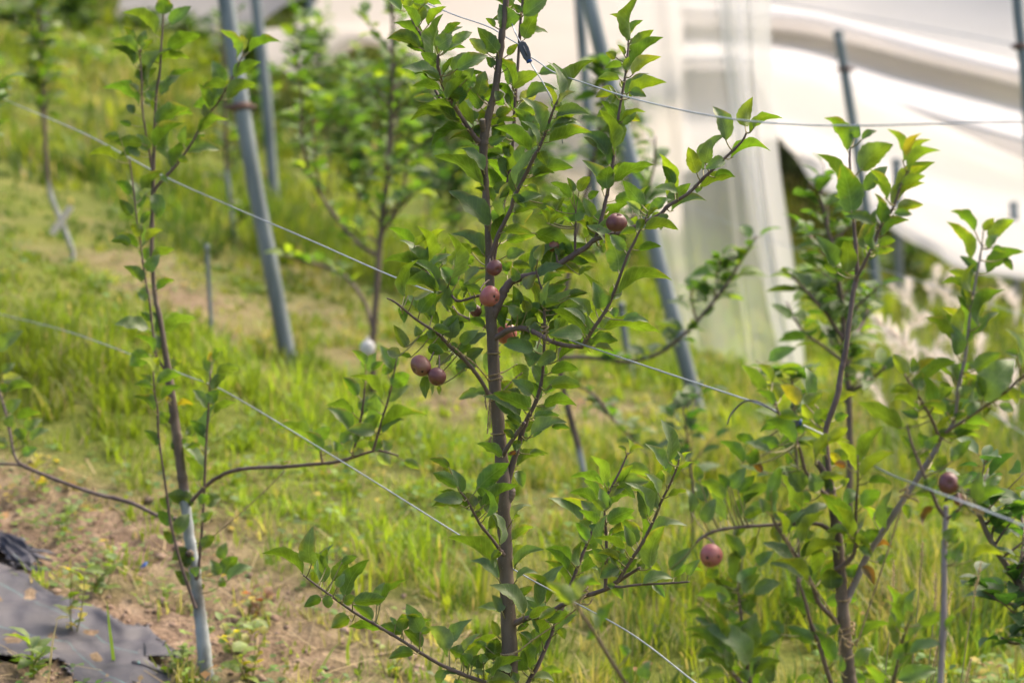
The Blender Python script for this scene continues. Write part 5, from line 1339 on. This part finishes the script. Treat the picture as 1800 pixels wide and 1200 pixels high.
def apple(px, py, rpx, d, calyx, mat, label, squash=.9, scars=(), seed=0, attach=None, lump=.05):
    """calyx: direction of the eye of the fruit as (right, up, towards camera)."""
    r = np.random.default_rng(seed)
    c = at(px, py, d); R = rpx * d / FPX
    cz = calyx[0] * RGT + calyx[1] * UPV - calyx[2] * FWD
    ax = -cz / np.linalg.norm(cz)          # stalk end direction
    e = np.cross(ax, [0.3, .2, 1]); e /= np.linalg.norm(e); f = np.cross(ax, e)
    nu, nv = 28, 20
    V = []
    ph = r.uniform(0, 6, 3)
    for i in range(nv + 1):
        t = math.pi * i / nv           # 0 = stalk end
        for j in range(nu):
            a = 6.283 * j / nu
            rr = math.sin(t) * (1 + .05 * math.cos(t)) * (1 + lump * math.sin(2 * a + ph[0]) + lump * .6 * math.sin(3 * a + ph[1]) + .02 * math.cos(5 * a) * (t > 1.8))
            zz = math.cos(t) * squash
            zz -= .30 * math.exp(-(t / .33) ** 2)                 # stalk cavity
            zz += .20 * math.exp(-((math.pi - t) / .30) ** 2)     # eye basin
            V.append(c + R * (rr * (math.cos(a) * e + math.sin(a) * f) + zz * ax))
    V = np.array(V)
    for dx, dy, depth in scars:      # pits that face the camera
        p = c + R * (dx * RGT + dy * UPV - math.sqrt(max(0.02, 1 - dx * dx - dy * dy)) * FWD)
        k = np.exp(-(np.linalg.norm(V - p, axis=1) / (R * .26)) ** 2)
        V = V + (c - V) * (k * depth)[:, None]
    F = [(i * nu + j, i * nu + (j + 1) % nu, (i + 1) * nu + (j + 1) % nu, (i + 1) * nu + j) for i in range(nv) for j in range(nu)]
    root = tag(empty("apple", c - np.array([0, 0, R * .9])), label, "apple")
    b = Buf(); b.add(V, F); b.build("flesh", mat, root, origin=c)
    sb = Buf()
    s0 = c + ax * R * squash * .62
    tgt = at(*attach) if attach else s0 + ax * R * .8 + np.array([0, 0, R * .5])
    tube(sb, spline([s0, s0 + ax * R * .55, (s0 + ax * R * .7 + tgt) / 2 + np.array([0, 0, R * .1]), tgt], 4), .0013, 6)
    sb.build("stalk", SHOOT, root, origin=s0)
    cb = Buf(); q = c - ax * R * squash * .78
    for k in range(5):
        a = 6.283 * k / 5 + .3
        o = math.cos(a) * e + math.sin(a) * f
        s = np.cross(o, ax)
        cb.add([q + s * R * .05, q - s * R * .05, q + o * R * .17 - ax * R * .20 - s * R * .02, q + o * R * .17 - ax * R * .20 + s * R * .02], [(0, 1, 2, 3)])
    cb.build("calyx", CALYX, root, origin=q)
    for dx, dy, depth in scars:
        p = c + R * (dx * RGT + dy * UPV - math.sqrt(max(0.02, 1 - dx * dx - dy * dy)) * FWD)
        n = (p - c) / np.linalg.norm(p - c)
        near = V[np.argmin(np.linalg.norm(V - (c + (p - c) * (1 - depth * .9)), axis=1))]
        kb = Buf()
        u = np.cross(n, [0, 0, 1.]); u /= np.linalg.norm(u); w = np.cross(n, u)
        ring = [near + n * R * .035 + R * .13 * r.uniform(.7, 1.2) * (math.cos(t) * u + math.sin(t) * w) for t in np.linspace(0, 6.283, 9)[:-1]]
        kb.add([near + n * R * .06] + ring, [(0, 1 + k, 1 + (k + 1) % 8) for k in range(8)])
        kb.build("scar", SCAR, root, origin=near)
    return root


apple(869, 471, 14.5, 3.74, (.5, -.25, .8), A_DARK, "dark maroon apple on the middle trunk just above the larger pink one", scars=(), seed=1, attach=(862, 452, 3.79))
apple(861, 521, 20, 3.735, (.75, -.45, .4), A_PINK, "pink apple with a dark pit lying against the middle trunk", squash=.84, scars=((.42, -.02, .16),), seed=2, attach=(860, 492, 3.78))
apple(739.5, 643, 19.5, 3.69, (-.75, -.45, .5), A_BROWN, "brownish red apple, upper left of the hanging pair", squash=.86, scars=((.12, -.55, .04),), seed=3, attach=(764, 616, 3.71))
apple(768, 662, 17, 3.68, (-.2, -.8, .55), A_DARK, "maroon apple, lower right of the hanging pair", scars=(), seed=4, attach=(772, 622, 3.72))
apple(889, 586, 19, 3.86, (.2, -.9, .2), A_PINK, "pinkish apple half hidden behind the middle trunk and a bent limb", squash=1.0, seed=5, attach=(892, 556, 3.86))
apple(1083.5, 391, 18.5, 3.72, (.1, .75, .35), A_DARK, "plum coloured apple peeping above a leaf on the upper right limb", seed=6, attach=(1070, 412, 3.77))
apple(973, 434, 10.5, 3.80, (0, -.8, .3), A_BROWN, "small red apple mostly covered by a broad leaf above the right limb", seed=7, attach=(980, 462, 3.77))
apple(837, 547, 12, 3.86, (-.6, -.6, .3), A_DARK, "small dark apple in the leaf jumble left of the middle trunk", seed=8, attach=(845, 524, 3.84))
apple(1250, 976, 21, 3.05, (-.25, -.75, .55), A_PINK, "rosy round apple hanging alone under the right tree's level branch", squash=.98, scars=((-.42, -.05, .06), (.62, -.06, .03)), seed=9, attach=(1240, 944, 3.09), lump=.03)
apple(1667.5, 849, 19.5, 2.93, (-.05, .12, .95), A_DARK, "dark maroon apple facing the camera at the right wire", squash=.9, seed=10, attach=(1663, 880, 2.97), lump=.03)
apple(1688, 878, 12.5, 2.99, (.2, -.7, .3), A_BROWN, "small brownish apple tucked below the dark apple on the right", seed=11, attach=(1690, 890, 2.95))


# ------------------------------------------------------------------ trellis wires
def wire(label, pts, rad=.0012, name="trellis_wire", mat=STEEL, strands=1, cat="wire"):
    """pts: (px, py, distance)."""
    P = spline([at(*p) for p in pts], 10)
    b = Buf()
    if strands == 1:
        tube(b, P, rad, 8)
    else:
        for k in range(2):
            t = np.arange(len(P)) * 1.15 + math.pi * k
            off = np.outer(np.cos(t), UPV) * rad * .9 + np.outer(np.sin(t), FWD) * rad * .9
            tube(b, P + off, rad * .85, 6)
    o = b.build(name, mat, origin=P[len(P) // 2])
    return tag(o, label, cat)


def rw(px, off=0.0): return rowd(px) + off


wire("lower left trellis wire running down past the middle trunk's base", [(x, y, rw(x, .05)) for x, y in [(-1300, 300), (-700, 395), (-260, 490), (0, 552), (120, 583), (250, 630), (330, 661), (400, 690), (600, 810), (800, 935), (930, 1016), (1100, 1107), (1230, 1205), (1360, 1300), (1700, 1570), (2300, 2050), (2900, 2530)]], .00115)
wire("middle trellis wire crossing the whole frame from upper left to lower right", [(x, y, rw(x, o)) for x, y, o in [(-1300, -300, -.06), (-700, -120, -.06), (-260, 60, -.06), (0, 172, -.06), (150, 236, -.06), (280, 306, -.05), (400, 360, -.02), (540, 420, .02), (700, 490, .05), (860, 551, .05), (940, 576, .05), (1040, 611, .03), (1200, 665, .0), (1340, 712, -.02), (1392, 738, -.03), (1480, 780, .06), (1550, 826, .03), (1640, 862, -.12), (1740, 900, -.10), (1860, 950, -.08), (2300, 1150, -.05), (2900, 1420, 0)]], .00125)
wire("upper wire left of the plastic tensioner, passing behind the leader", [(x, y, rw(x, .04)) for x, y in [(-1300, -700), (-500, -450), (200, -210), (560, -70), (640, -36), (735, 0), (800, 27), (858, 47), (890, 66), (922, 84)]], .00105)
wire("upper wire sagging from the plastic tensioner across the white net", [(928, 98, 3.80), (945, 108, 3.79), (975, 128, 3.75), (1030, 147, 3.6), (1100, 170, 3.46), (1200, 194, 3.3), (1300, 211, 3.16), (1400, 219, 3.05), (1500, 221, 2.96), (1600, 219, 2.89), (1700, 216, 2.83), (1800, 214, 2.78), (1900, 213, 2.73), (2300, 214, 2.45), (2900, 222, 2.12)], .00105)
wire("loose bent wire tail hanging below the plastic tensioner", [(927, 100, 3.80), (938, 120, 3.79), (950, 138, 3.79), (963, 162, 3.79), (977, 192, 3.8), (985, 222, 3.81), (989, 252, 3.82)], .00105, name="wire_tail")
wire("short wire tail above the plastic tensioner", [(900, 42, 3.80), (905, 56, 3.79), (911, 68, 3.79), (918, 80, 3.79)], .00105, name="wire_tail")
wire("dark hooked wire tail curling off the middle wire", [(1392, 738, 3.13), (1370, 727, 3.15), (1345, 712, 3.17), (1325, 704, 3.18), (1308, 706, 3.19), (1295, 716, 3.2), (1284, 730, 3.2), (1278, 746, 3.2)], .00125, name="wire_tail", mat=simple_mat("dark_wire", (.06, .06, .065), (.12, .12, .13), rough=.5, metal=.5))
wire("faint background wire crossing the grass below the net swag", [(1540, 470, 7.6), (1650, 505, 7.2), (1800, 555, 6.8), (1950, 606, 6.4)], .0012)
wire("second faint background wire low among the plumes at right", [(1600, 650, 7.4), (1700, 700, 7.0), (1800, 762, 6.6), (1950, 860, 6.2)], .0012)
wire("faint thin wire before the sheer net curtain", [(1180, 350, 9.2), (1300, 400, 8.9), (1420, 445, 8.6), (1540, 480, 8.3)], .0012)
wire("slack thin net rope sagging over the upper right net", [(1180, -40, 13.4), (1400, 10, 13.2), (1600, 45, 12.8), (1900, 100, 12.2)], .004)

PLASTIC = simple_mat("grey_plastic", (0.050, 0.055, 0.065), (0.085, 0.09, 0.10), scale=30, rough=.5)
BLUEP = simple_mat("blue_plastic", (0.010, 0.05, 0.20), (0.015, 0.075, 0.28), scale=30, rough=.4)


def tensioner(px, py, d, ang, lenpx, widpx, label):
    c = at(px, py, d); k = d / FPX
    ax = math.cos(ang) * RGT - math.sin(ang) * UPV       # along the wire, ang in picture sense (downwards positive)
    up = math.sin(ang) * RGT + math.cos(ang) * UPV
    L, Wd, T = lenpx * k / 2, widpx * k / 2, widpx * k * .32
    root = tag(empty("wire_tensioner", c), label, "wire clip")
    prof = [(-1, -.35), (-.8, -.85), (-.2, -1), (.55, -.9), (1, -.55), (1, .5), (.5, .85), (-.2, 1), (-.8, .8), (-1, .35)]
    V, F = [], []
    for s, z in ((.9, -1), (1, -.6), (1, .6), (.9, 1)):
        for a, b in prof: V.append(c + ax * L * a * s + up * Wd * b * s + FWD * T * z)
    n = len(prof)
    for i in range(3):
        for j in range(n): F.append((i * n + j, i * n + (j + 1) % n, (i + 1) * n + (j + 1) % n, (i + 1) * n + j))
    F.append(tuple(range(n))[::-1]); F.append(tuple(3 * n + j for j in range(n)))
    b = Buf(); b.add(V, F); b.build("housing", PLASTIC, root, smooth=False)
    b = Buf(); tube(b, [c + ax * L * .86, c + ax * L * 1.2], Wd * .62, 10); b.build("collar", BLUEP, root)
    b = Buf(); tube(b, [c - ax * L * 1.05 + up * Wd * .25, c - ax * L * .6 + up * Wd * .25], Wd * .3, 8); tube(b, [c - FWD * T * 1.02 - ax * L * .5, c - FWD * T * 1.02 + ax * L * .5], Wd * .22, 6)
    b.build("ridge", PLASTIC, root)


tensioner(923, 90, 3.79, math.radians(68), 36, 17, "grey plastic wire clip with blue end beside the middle leader")
tensioner(1392, 739, 3.10, math.radians(12), 28, 20, "grey plastic wire clip with blue end among the right tree's leaves")


# ------------------------------------------------------------------ jute twine
def twine(label, parts, rad=.0011, ends=()):
    b = Buf()
    for pts in parts:
        P = spline([at(*p) if not isinstance(p, np.ndarray) else p for p in pts], 8)
        n = len(P)
        m = max(n, int(np.linalg.norm(np.diff(P, axis=0), axis=1).sum() / .0025))
        tt = np.linspace(0, n - 1, min(m, 220))
        Q = np.column_stack([np.interp(tt, np.arange(n), P[:, k]) for k in range(3)])
        for k in range(2):
            a = np.arange(len(Q)) * .75 + math.pi * k
            tan = np.gradient(Q, axis=0); tan /= np.linalg.norm(tan, axis=1)[:, None] + 1e-9
            e = np.cross(tan, [.2, 1, .1]); e /= np.linalg.norm(e, axis=1)[:, None] + 1e-9
            f = np.cross(tan, e)
            tube(b, Q + (np.cos(a)[:, None] * e + np.sin(a)[:, None] * f) * rad * .55, rad * .75, 5, rough=.15)
        if pts in ends or True:
            for _ in range(4):           # loose fibres
                i = rng.integers(0, len(Q)); v = rng.normal(0, 1, 3); v /= np.linalg.norm(v)
                tube(b, [Q[i], Q[i] + v * .006, Q[i] + v * .010 + np.array([0, 0, -.003])], .00015, 3)
    o = b.build("twine", TWINE)
    return tag(o, label, "twine")


def loop(px, py, d, rpx, tilt=0.0, turns=1.0):
    """A ring of twine round a stem seen at (px, py)."""
    c = at(px, py, d); k = d / FPX * rpx
    return [c + k * (math.cos(t) * RGT + math.sin(t) * np.array([0, 1, 0])) + np.array([0, 0, 1.]) * (tilt * k * math.cos(t) + .0012 * t) for t in np.linspace(0, 6.283 * turns, int(14 * turns))]


twine("twine ring round the middle trunk, topmost, with no loose end", [loop(868, 626, 3.8, 11.2, -.1)])
twine("double twine ring round the middle trunk with a small knot", [loop(870, 671, 3.8, 12.2, .1, 2), [(880, 668, 3.785), (883, 664, 3.78), (881, 660, 3.78)], [(859, 668, 3.775), (848, 655, 3.74), (832, 637, 3.72), (812, 622, 3.71), (796, 608, 3.70)]])
twine("twine running from the middle trunk up right into the leaves with frayed hanging ends", [[(861, 706, 3.785), (868, 700, 3.78), (882, 688, 3.775), (896, 674, 3.775), (905, 665, 3.775), (918, 655, 3.77)], loop(872, 706, 3.8, 12, .2),
       [(861, 707, 3.785), (859, 725, 3.783), (858, 745, 3.783), (857, 762, 3.782)], [(862, 708, 3.785), (862, 730, 3.784), (861, 752, 3.783)], [(856, 690, 3.785), (853, 705, 3.785), (856, 720, 3.784)]])
twine("twine ring with a short frayed end low on the middle trunk", [loop(876, 767, 3.8, 12.4, -.05), [(864, 766, 3.785), (860, 775, 3.783), (856, 784, 3.782)], [(864, 766, 3.785), (862, 777, 3.784), (858, 786, 3.783)]])
twine("taut twine from the middle trunk's foot to a knot on the lower right limb", [loop(895, 1151, 3.8, 14.5, .1), [(881, 1150, 3.785), (905, 1148, 3.77), (935, 1125, 3.76), (975, 1098, 3.75), (1005, 1076, 3.74), (1022, 1060, 3.73)],
       loop(1028, 1050, 3.73, 5.5, .5, 2), [(1022, 1060, 3.725), (1034, 1062, 3.72), (1042, 1052, 3.72)], [(1030, 1046, 3.72), (1020, 1056, 3.715), (1016, 1066, 3.715)]])
twine("crumpled twine knot on the bent limb right of the middle trunk", [loop(958, 594, 3.74, 6, .4, 2.5), [(955, 598, 3.73), (964, 604, 3.73), (972, 596, 3.73), (978, 590, 3.73)], [(952, 590, 3.73), (948, 600, 3.73), (944, 612, 3.73)]])
twine("twine from the left tree's trunk up to its right arm", [loop(505, 820, 4.79, 5.5, .3, 1.5), [(502, 826, 4.78), (470, 858, 4.78), (430, 895, 4.79), (395, 925, 4.80), (372, 943, 4.82), (345, 955, 4.86)]])
twine("thin twine hanging from the left tree's left arm", [loop(163, 866, 5.02, 4.5, .3, 1.5), [(160, 872, 5.0), (153, 884, 5.0), (148, 886, 5.0)], [(165, 870, 5.0), (200, 892, 4.97), (250, 934, 4.93), (300, 976, 4.9), (335, 1000, 4.88)]])
twine("wound twine knot low on the right trunk with loose coils", [loop(1488, 1118, 3.16, 13.5, .2, 2.5), [(1480, 1118, 3.135), (1492, 1128, 3.125), (1500, 1132, 3.13), (1494, 1138, 3.13), (1484, 1130, 3.13), (1490, 1122, 3.125)],
       [(1478, 1120, 3.135), (1475, 1140, 3.13), (1478, 1154, 3.13), (1490, 1157, 3.125), (1502, 1150, 3.13)], [(1480, 1112, 3.13), (1460, 1075, 3.12), (1430, 1030, 3.10), (1400, 985, 3.08), (1380, 945, 3.07), (1374, 918, 3.07)]])
twine("twine stretched from the right trunk to a knot on the slanting pale limb", [[(1500, 1145, 3.14), (1510, 1120, 3.13), (1530, 1060, 3.12), (1550, 1000, 3.10), (1568, 945, 3.09), (1580, 905, 3.08), (1588, 880, 3.08)], loop(1589, 875, 3.09, 7, .5, 2),
       [(1594, 874, 3.075), (1606, 876, 3.07), (1616, 882, 3.07)], [(1594, 876, 3.075), (1604, 868, 3.07), (1614, 866, 3.07)]])
twine("single twine ring round the right trunk above the knot", [loop(1483, 1060, 3.16, 11, -.05)])
twine("twine bow on the right tree's level branch", [loop(1376, 921, 3.12, 4, .3, 1.5), [(1376, 918, 3.11), (1378, 908, 3.105), (1380, 902, 3.105)], [(1376, 918, 3.11), (1372, 910, 3.105)]])


# ------------------------------------------------------------------ weeds one can tell apart
def weed(label, px, py, h, nl, size, cols, seed, upright=.8, name="weed", cat="weed"):
    r = np.random.default_rng(seed)
    g = ground_at(px, py); g[2] = float(terrain(g[0], g[1]))
    root = tag(empty(name, g), label, cat)
    sb, lb = Buf(), Buf()
    for k in range(max(2, nl // 7)):
        a = r.uniform(0, 6.283); sp = (1 - upright) * h
        tipp = g + np.array([math.cos(a) * sp, math.sin(a) * sp, h * r.uniform(.75, 1.05)])
        P = spline([g - np.array([0, 0, .02]), g * .6 + tipp * .4 + r.normal(0, .006, 3), tipp], 5)
        tube(sb, P, np.linspace(.0022, .0009, len(P)), 6)
        for j in range(7):
            t = (.25 + .75 * j / 6) * (len(P) - 1); i = min(int(t), len(P) - 2)
            B = P[i] + (P[i + 1] - P[i]) * (t - i)
            b = r.uniform(0, 6.283); dv = np.array([math.cos(b), math.sin(b), r.uniform(-.1, .7)]); dv /= np.linalg.norm(dv)
            L = size * r.uniform(.6, 1.2)
            c = np.array(cols[r.integers(0, len(cols))]) * r.uniform(.8, 1.2)
            leaf(lb, B, B + dv * L, L * r.uniform(.45, .7), [0, 0, 1.] + r.normal(0, .3, 3), c, arc=.1, fold=.25, wave=.04, rows=7, cols=5, serr=.08)
    sb.build("stem", TWIG, root); lb.build("foliage", LEAFBG, root)
    return root


YG = [(.15, .21, .03), (.30, .27, .03), (.11, .18, .03)]
GR = [(.09, .16, .03), (.13, .20, .035)]
weed("yellowing broad leaved weed growing through a hole in the fabric", 128, 1118, .15, 21, .042, [(.17, .22, .03), (.38, .30, .03), (.12, .18, .03)], 2)
weed("pale green weed on bare soil above the fabric flap", 110, 948, .10, 14, .030, GR, 3)
weed("leafy green weed clump spreading along the fabric's upper edge", 165, 1046, .09, 28, .034, GR, 4, .4)
weed("weed cluster at the foot of the left whitewashed trunk, right side", 410, 1150, .09, 28, .034, YG, 5, .4)
weed("yellow leaved weed on soil left of the left tree's arm", 75, 870, .09, 14, .034, [(.36, .30, .03), (.25, .26, .03)], 6)
weed("low yellow green weed at the bottom right of the left trunk", 440, 1196, .10, 28, .040, YG, 7, .4)
weed("red leaved weed in the dry soil right of the left tree", 452, 1082, .05, 7, .030, [(.16, .035, .04), (.20, .05, .05)], 8, .5)
weed("round leaved weed below the fabric in the bottom corner", 62, 1192, .07, 14, .05, GR, 9, .5)
weed("small yellow weed in straw below the middle tree's long limb", 690, 1185, .06, 14, .026, [(.38, .34, .03), (.2, .25, .03)], 10, .5)
weed("bright green sprig at the bottom edge beside the fabric", 300, 1192, .06, 21, .026, GR, 11, .5)


# a few tall single blades rising near the fabric
def tall_blade(label, pts, d0, w, c):
    b = Buf()
    P = spline([at(x, y, d0) for x, y in pts], 6)
    P[0] = [P[0][0], P[0][1], min(P[0][2], float(terrain(P[0][0], P[0][1])))]
    n = len(P); V = []
    for i in range(n):
        ww = w * (1 - (i / (n - 1)) ** 2) + .0003
        V += [P[i] - RGT * ww + FWD * ww * .3, P[i] + np.array([0, .3 * ww, 0]), P[i] + RGT * ww - FWD * ww * .3]
    F = []
    for i in range(n - 1):
        for j in range(2): F.append((i * 3 + j, i * 3 + j + 1, i * 3 + j + 4, i * 3 + j + 3))
    b.add(V, F, None, c)
    tag(b.build("grass_stalk", WEEDM, origin=P[0]), label, "grass stalk")


def gd(px, py):
    g = ground_at(px, py); return float(np.dot(g - CAM, FWD))


tall_blade("upright green grass stalk in front of the fabric's middle", [(201, 1172), (196, 1130), (191, 1090), (188, 1055)], gd(201, 1172), .0035, (.16, .25, .03))
tall_blade("pale bare stalk at the bottom edge of the fabric", [(84, 1210), (88, 1165), (94, 1120), (102, 1085)], gd(84, 1205), .0022, (.34, .29, .2))
tall_blade("bright leaning grass blade at lower left of the left trunk", [(318, 1188), (308, 1165), (298, 1145), (290, 1128)], gd(318, 1188), .0035, (.16, .26, .03))
tall_blade("lime grass blade in the bottom corner beside the round leaved weed", [(54, 1190), (56, 1160), (60, 1140)], gd(54, 1192), .004, (.17, .26, .03))
tall_blade("bright grass blade standing below the middle tree's long limb", [(612, 1168), (611, 1140), (616, 1115), (620, 1095)], gd(612, 1170), .0035, (.20, .28, .03))
tall_blade("pale green grass blade leaning right below the long limb", [(556, 1190), (570, 1165), (584, 1142), (598, 1128)], gd(556, 1192), .003, (.22, .27, .10))

# ------------------------------------------------------------------ feathery grass plumes on the right
PLUME = tint_mat("grass_plume", trans=.45, rough=.8, through=(1.05, 1.0, .96))
STALKM = simple_mat("plume_stalk", (.22, .20, .09), (.34, .29, .15), scale=60, rough=.8)


def plume_obj(base, top, R, L, seed, col, nf=170, bend=.3):
    """A seed head of many bristles on a thin stalk."""
    r = np.random.default_rng(seed)
    root = empty("grass_plume", base)
    ax = top - base; h = np.linalg.norm(ax); side = np.array([r.uniform(-1, 1), r.uniform(-1, 1), 0]) * bend * h * .3
    P = spline([base - np.array([0, 0, .02]), base + ax * .5 + side * .1, base + ax * .85 + side * .4, top + side], 8)
    sb = Buf(); tube(sb, P, np.linspace(.0016, .0007, len(P)), 5); sb.build("stalk", STALKM, root)
    # head along the last L metres
    ln = np.concatenate([[0], np.cumsum(np.linalg.norm(np.diff(P, axis=0), axis=1))])
    V, C, F = [], [], []
    for k in range(nf):
        s = ln[-1] - L * r.uniform(0, 1); i = max(0, min(np.searchsorted(ln, s) - 1, len(P) - 2))
        o = P[i] + (P[i + 1] - P[i]) * (s - ln[i]) / (ln[i + 1] - ln[i] + 1e-9)
        t = (ln[-1] - s) / L
        tan = (P[i + 1] - P[i]); tan /= np.linalg.norm(tan)
        v = r.normal(0, 1, 3); v -= tan * np.dot(v, tan); v /= np.linalg.norm(v)
        dirv = v * .75 + tan * .7; dirv /= np.linalg.norm(dirv)
        q = R * (math.sin(math.pi * min(max(t * .85 + .12, 0), 1))) * r.uniform(.7, 1.4) + .002
        w = np.cross(dirv, v + .1); w /= np.linalg.norm(w) + 1e-9
        e = o + dirv * q; ww = max(.0006, R * .07)
        V += [o - w * ww, o + w * ww, e + w * ww * .4, e - w * ww * .4]; m = 4 * k
        F.append((m, m + 1, m + 2, m + 3))
        C += [np.array(col) * r.uniform(.8, 1.1)] * 4
    b = Buf(); b.add(V, F, None, np.clip(np.array(C), 0, .85)); b.build("seed_head", PLUME, root)
    return root


PG = "white feathery grass plumes on the right"
protos = [plume_obj(np.array([0, 0, 0.]), np.array([.10 * k - .10, .06, .34 + .05 * k]), .034, .17, 60 + k, (.80, .75, .70), nf=130, bend=1.3) for k in range(3)]
used = [0, 0, 0]
prng = np.random.default_rng(91)
SPOTS = [(1622, 800, 7.4), (1600, 860, 7.0), (1660, 820, 7.8), (1570, 840, 7.6), (1700, 850, 7.2), (1740, 830, 7.7), (1780, 860, 7.0), (1640, 900, 6.7), (1720, 905, 6.5), (1765, 900, 6.4), (1690, 780, 8.6), (1600, 770, 8.8), (1745, 770, 8.4),
         (1585, 930, 6.4), (1800, 820, 7.9), (1815, 905, 6.2), (1655, 750, 9.2), (1560, 780, 8.5), (1610, 740, 9.6), (1535, 800, 8.2), (1770, 800, 8.0), (1675, 870, 6.9), (1710, 745, 9.5), (1780, 750, 9.3), (1630, 850, 7.1), (1545, 890, 6.9), (1800, 960, 5.9), (1730, 870, 6.8)]
for i, (px, py, d) in enumerate(SPOTS):
    d *= 1.15
    k = i % 3
    g = at(px, py, d); z = float(terrain(g[0], g[1]))
    lab = "tall feathery white grass plume in the hazy stand at the right"
    if not used[k]:
        o = protos[k]; used[k] = 1
    else:
        o = protos[k].copy(); COL.objects.link(o)
        for ch in protos[k].children:
            c = ch.copy(); COL.objects.link(c); c.parent = o
    o.location = (g[0], g[1], z - .01)
    o.rotation_euler = (0, 0, prng.uniform(0, 6.28))
    s = prng.uniform(.75, 1.2); o.scale = (s, s, s * prng.uniform(.9, 1.1))
    tag(o, lab, "grass plume", PG)


def foxtail(label, px0, py0, px1, py1, d, seed):
    base = at(px0, py0, d); top = at(px1, py1, d)
    base[2] = min(base[2], float(terrain(base[0], base[1])))
    o = plume_obj(base, top, .0055, .085, seed, (.48, .38, .22), nf=190, bend=.12)
    o.name = "foxtail_grass"
    tag(o, label, "foxtail grass")


foxtail("tan foxtail head, tallest, rising between the right trunk and slim stem", 1590, 1180, 1624, 955, 4.5, 1)
foxtail("upright tan foxtail head nearest the dead yellow leaf", 1540, 1160, 1578, 984, 4.4, 2)
foxtail("tan foxtail head leaning right just left of the slim violet stem", 1610, 1190, 1655, 1006, 4.4, 3)
foxtail("tan foxtail head bowed into the slim violet stem from lower left", 1612, 1200, 1660, 1040, 4.3, 4)
foxtail("horizontal tan foxtail head right of the slim violet stem at mid height", 1668, 1120, 1718, 988, 4.4, 5)
foxtail("nodding tan foxtail head near the bottom right corner", 1660, 1200, 1706, 1156, 4.3, 6)
foxtail("greenish foxtail head reaching to the slim stem low down", 1590, 1190, 1652, 1118, 4.3, 7)

# ------------------------------------------------------------------ small things
def blob(name, px, py, rpx, d, mat, label, cat, sx=1., sz=1.1):
    c = at(px, py, d); R = rpx * d / FPX
    r = np.random.default_rng(int(px))
    V, F = [], []
    nu, nv = 16, 10
    for i in range(nv + 1):
        t = math.pi * i / nv
        for j in range(nu):
            a = 6.283 * j / nu
            q = 1 + .07 * math.sin(3 * a + t * 2) + .05 * r.uniform(-1, 1)
            V.append(c + R * np.array([sx * math.sin(t) * math.cos(a) * q, sx * math.sin(t) * math.sin(a) * q, sz * math.cos(t)]))
    for i in range(nv):
        for j in range(nu): F.append((i * nu + j, i * nu + (j + 1) % nu, (i + 1) * nu + (j + 1) % nu, (i + 1) * nu + j))
    root = tag(empty(name, c), label, cat)
    b = Buf(); b.add(V, F); b.build("bag", mat, root, origin=c)
    b = Buf(); tube(b, [c + np.array([0, 0, R * sz * .9]), c + np.array([.002, 0, R * sz * 1.3])], R * .22, 8); b.build("neck", mat, root)
    return root


blob("fruit_bag", 646, 612, 13.5, 6.9, net_material("white_paper", (.58, .57, .55), 0.0, .25), "small white fruit bag at the blurred trunk left of the middle tree", "fruit bag", 1.0, 1.15)
tb = Buf()
P = np.array([at(x, y, 9.2) for x, y in [(86, 408), (96, 414), (130, 366), (120, 360)]])
Q = P + FWD * .004
tb.add(np.vstack([P, Q]), [(0, 1, 2, 3), (7, 6, 5, 4), (0, 4, 5, 1), (1, 5, 6, 2), (2, 6, 7, 3), (3, 7, 4, 0)])
tag(tb.build("plant_tag", simple_mat("pale_tag", (.55, .48, .40), (.68, .60, .52), scale=8), smooth=False), "pale pinkish tag tied at the white foot of the far left tree", "plant tag")
g = ground_at(252, 1012); g[2] = float(terrain(g[0], g[1])) + .012
sb = Buf()
P = np.array([g + np.array(o) for o in [(-.009, -.006, .004), (.008, -.008, .012), (.010, .008, .018), (-.006, .009, .006), (.001, .001, .016)]])
sb.add(np.vstack([P, P - np.array([0, 0, .0015])]), [(0, 1, 4), (1, 2, 4), (2, 3, 4), (3, 0, 4), (6, 5, 9), (7, 6, 9), (8, 7, 9), (5, 8, 9), (0, 5, 6, 1), (1, 6, 7, 2), (2, 7, 8, 3), (3, 8, 5, 0)])
tag(sb.build("plastic_scrap", BLUEP, smooth=False), "tiny blue plastic scrap on the soil left of the whitewashed trunk", "plastic scrap")
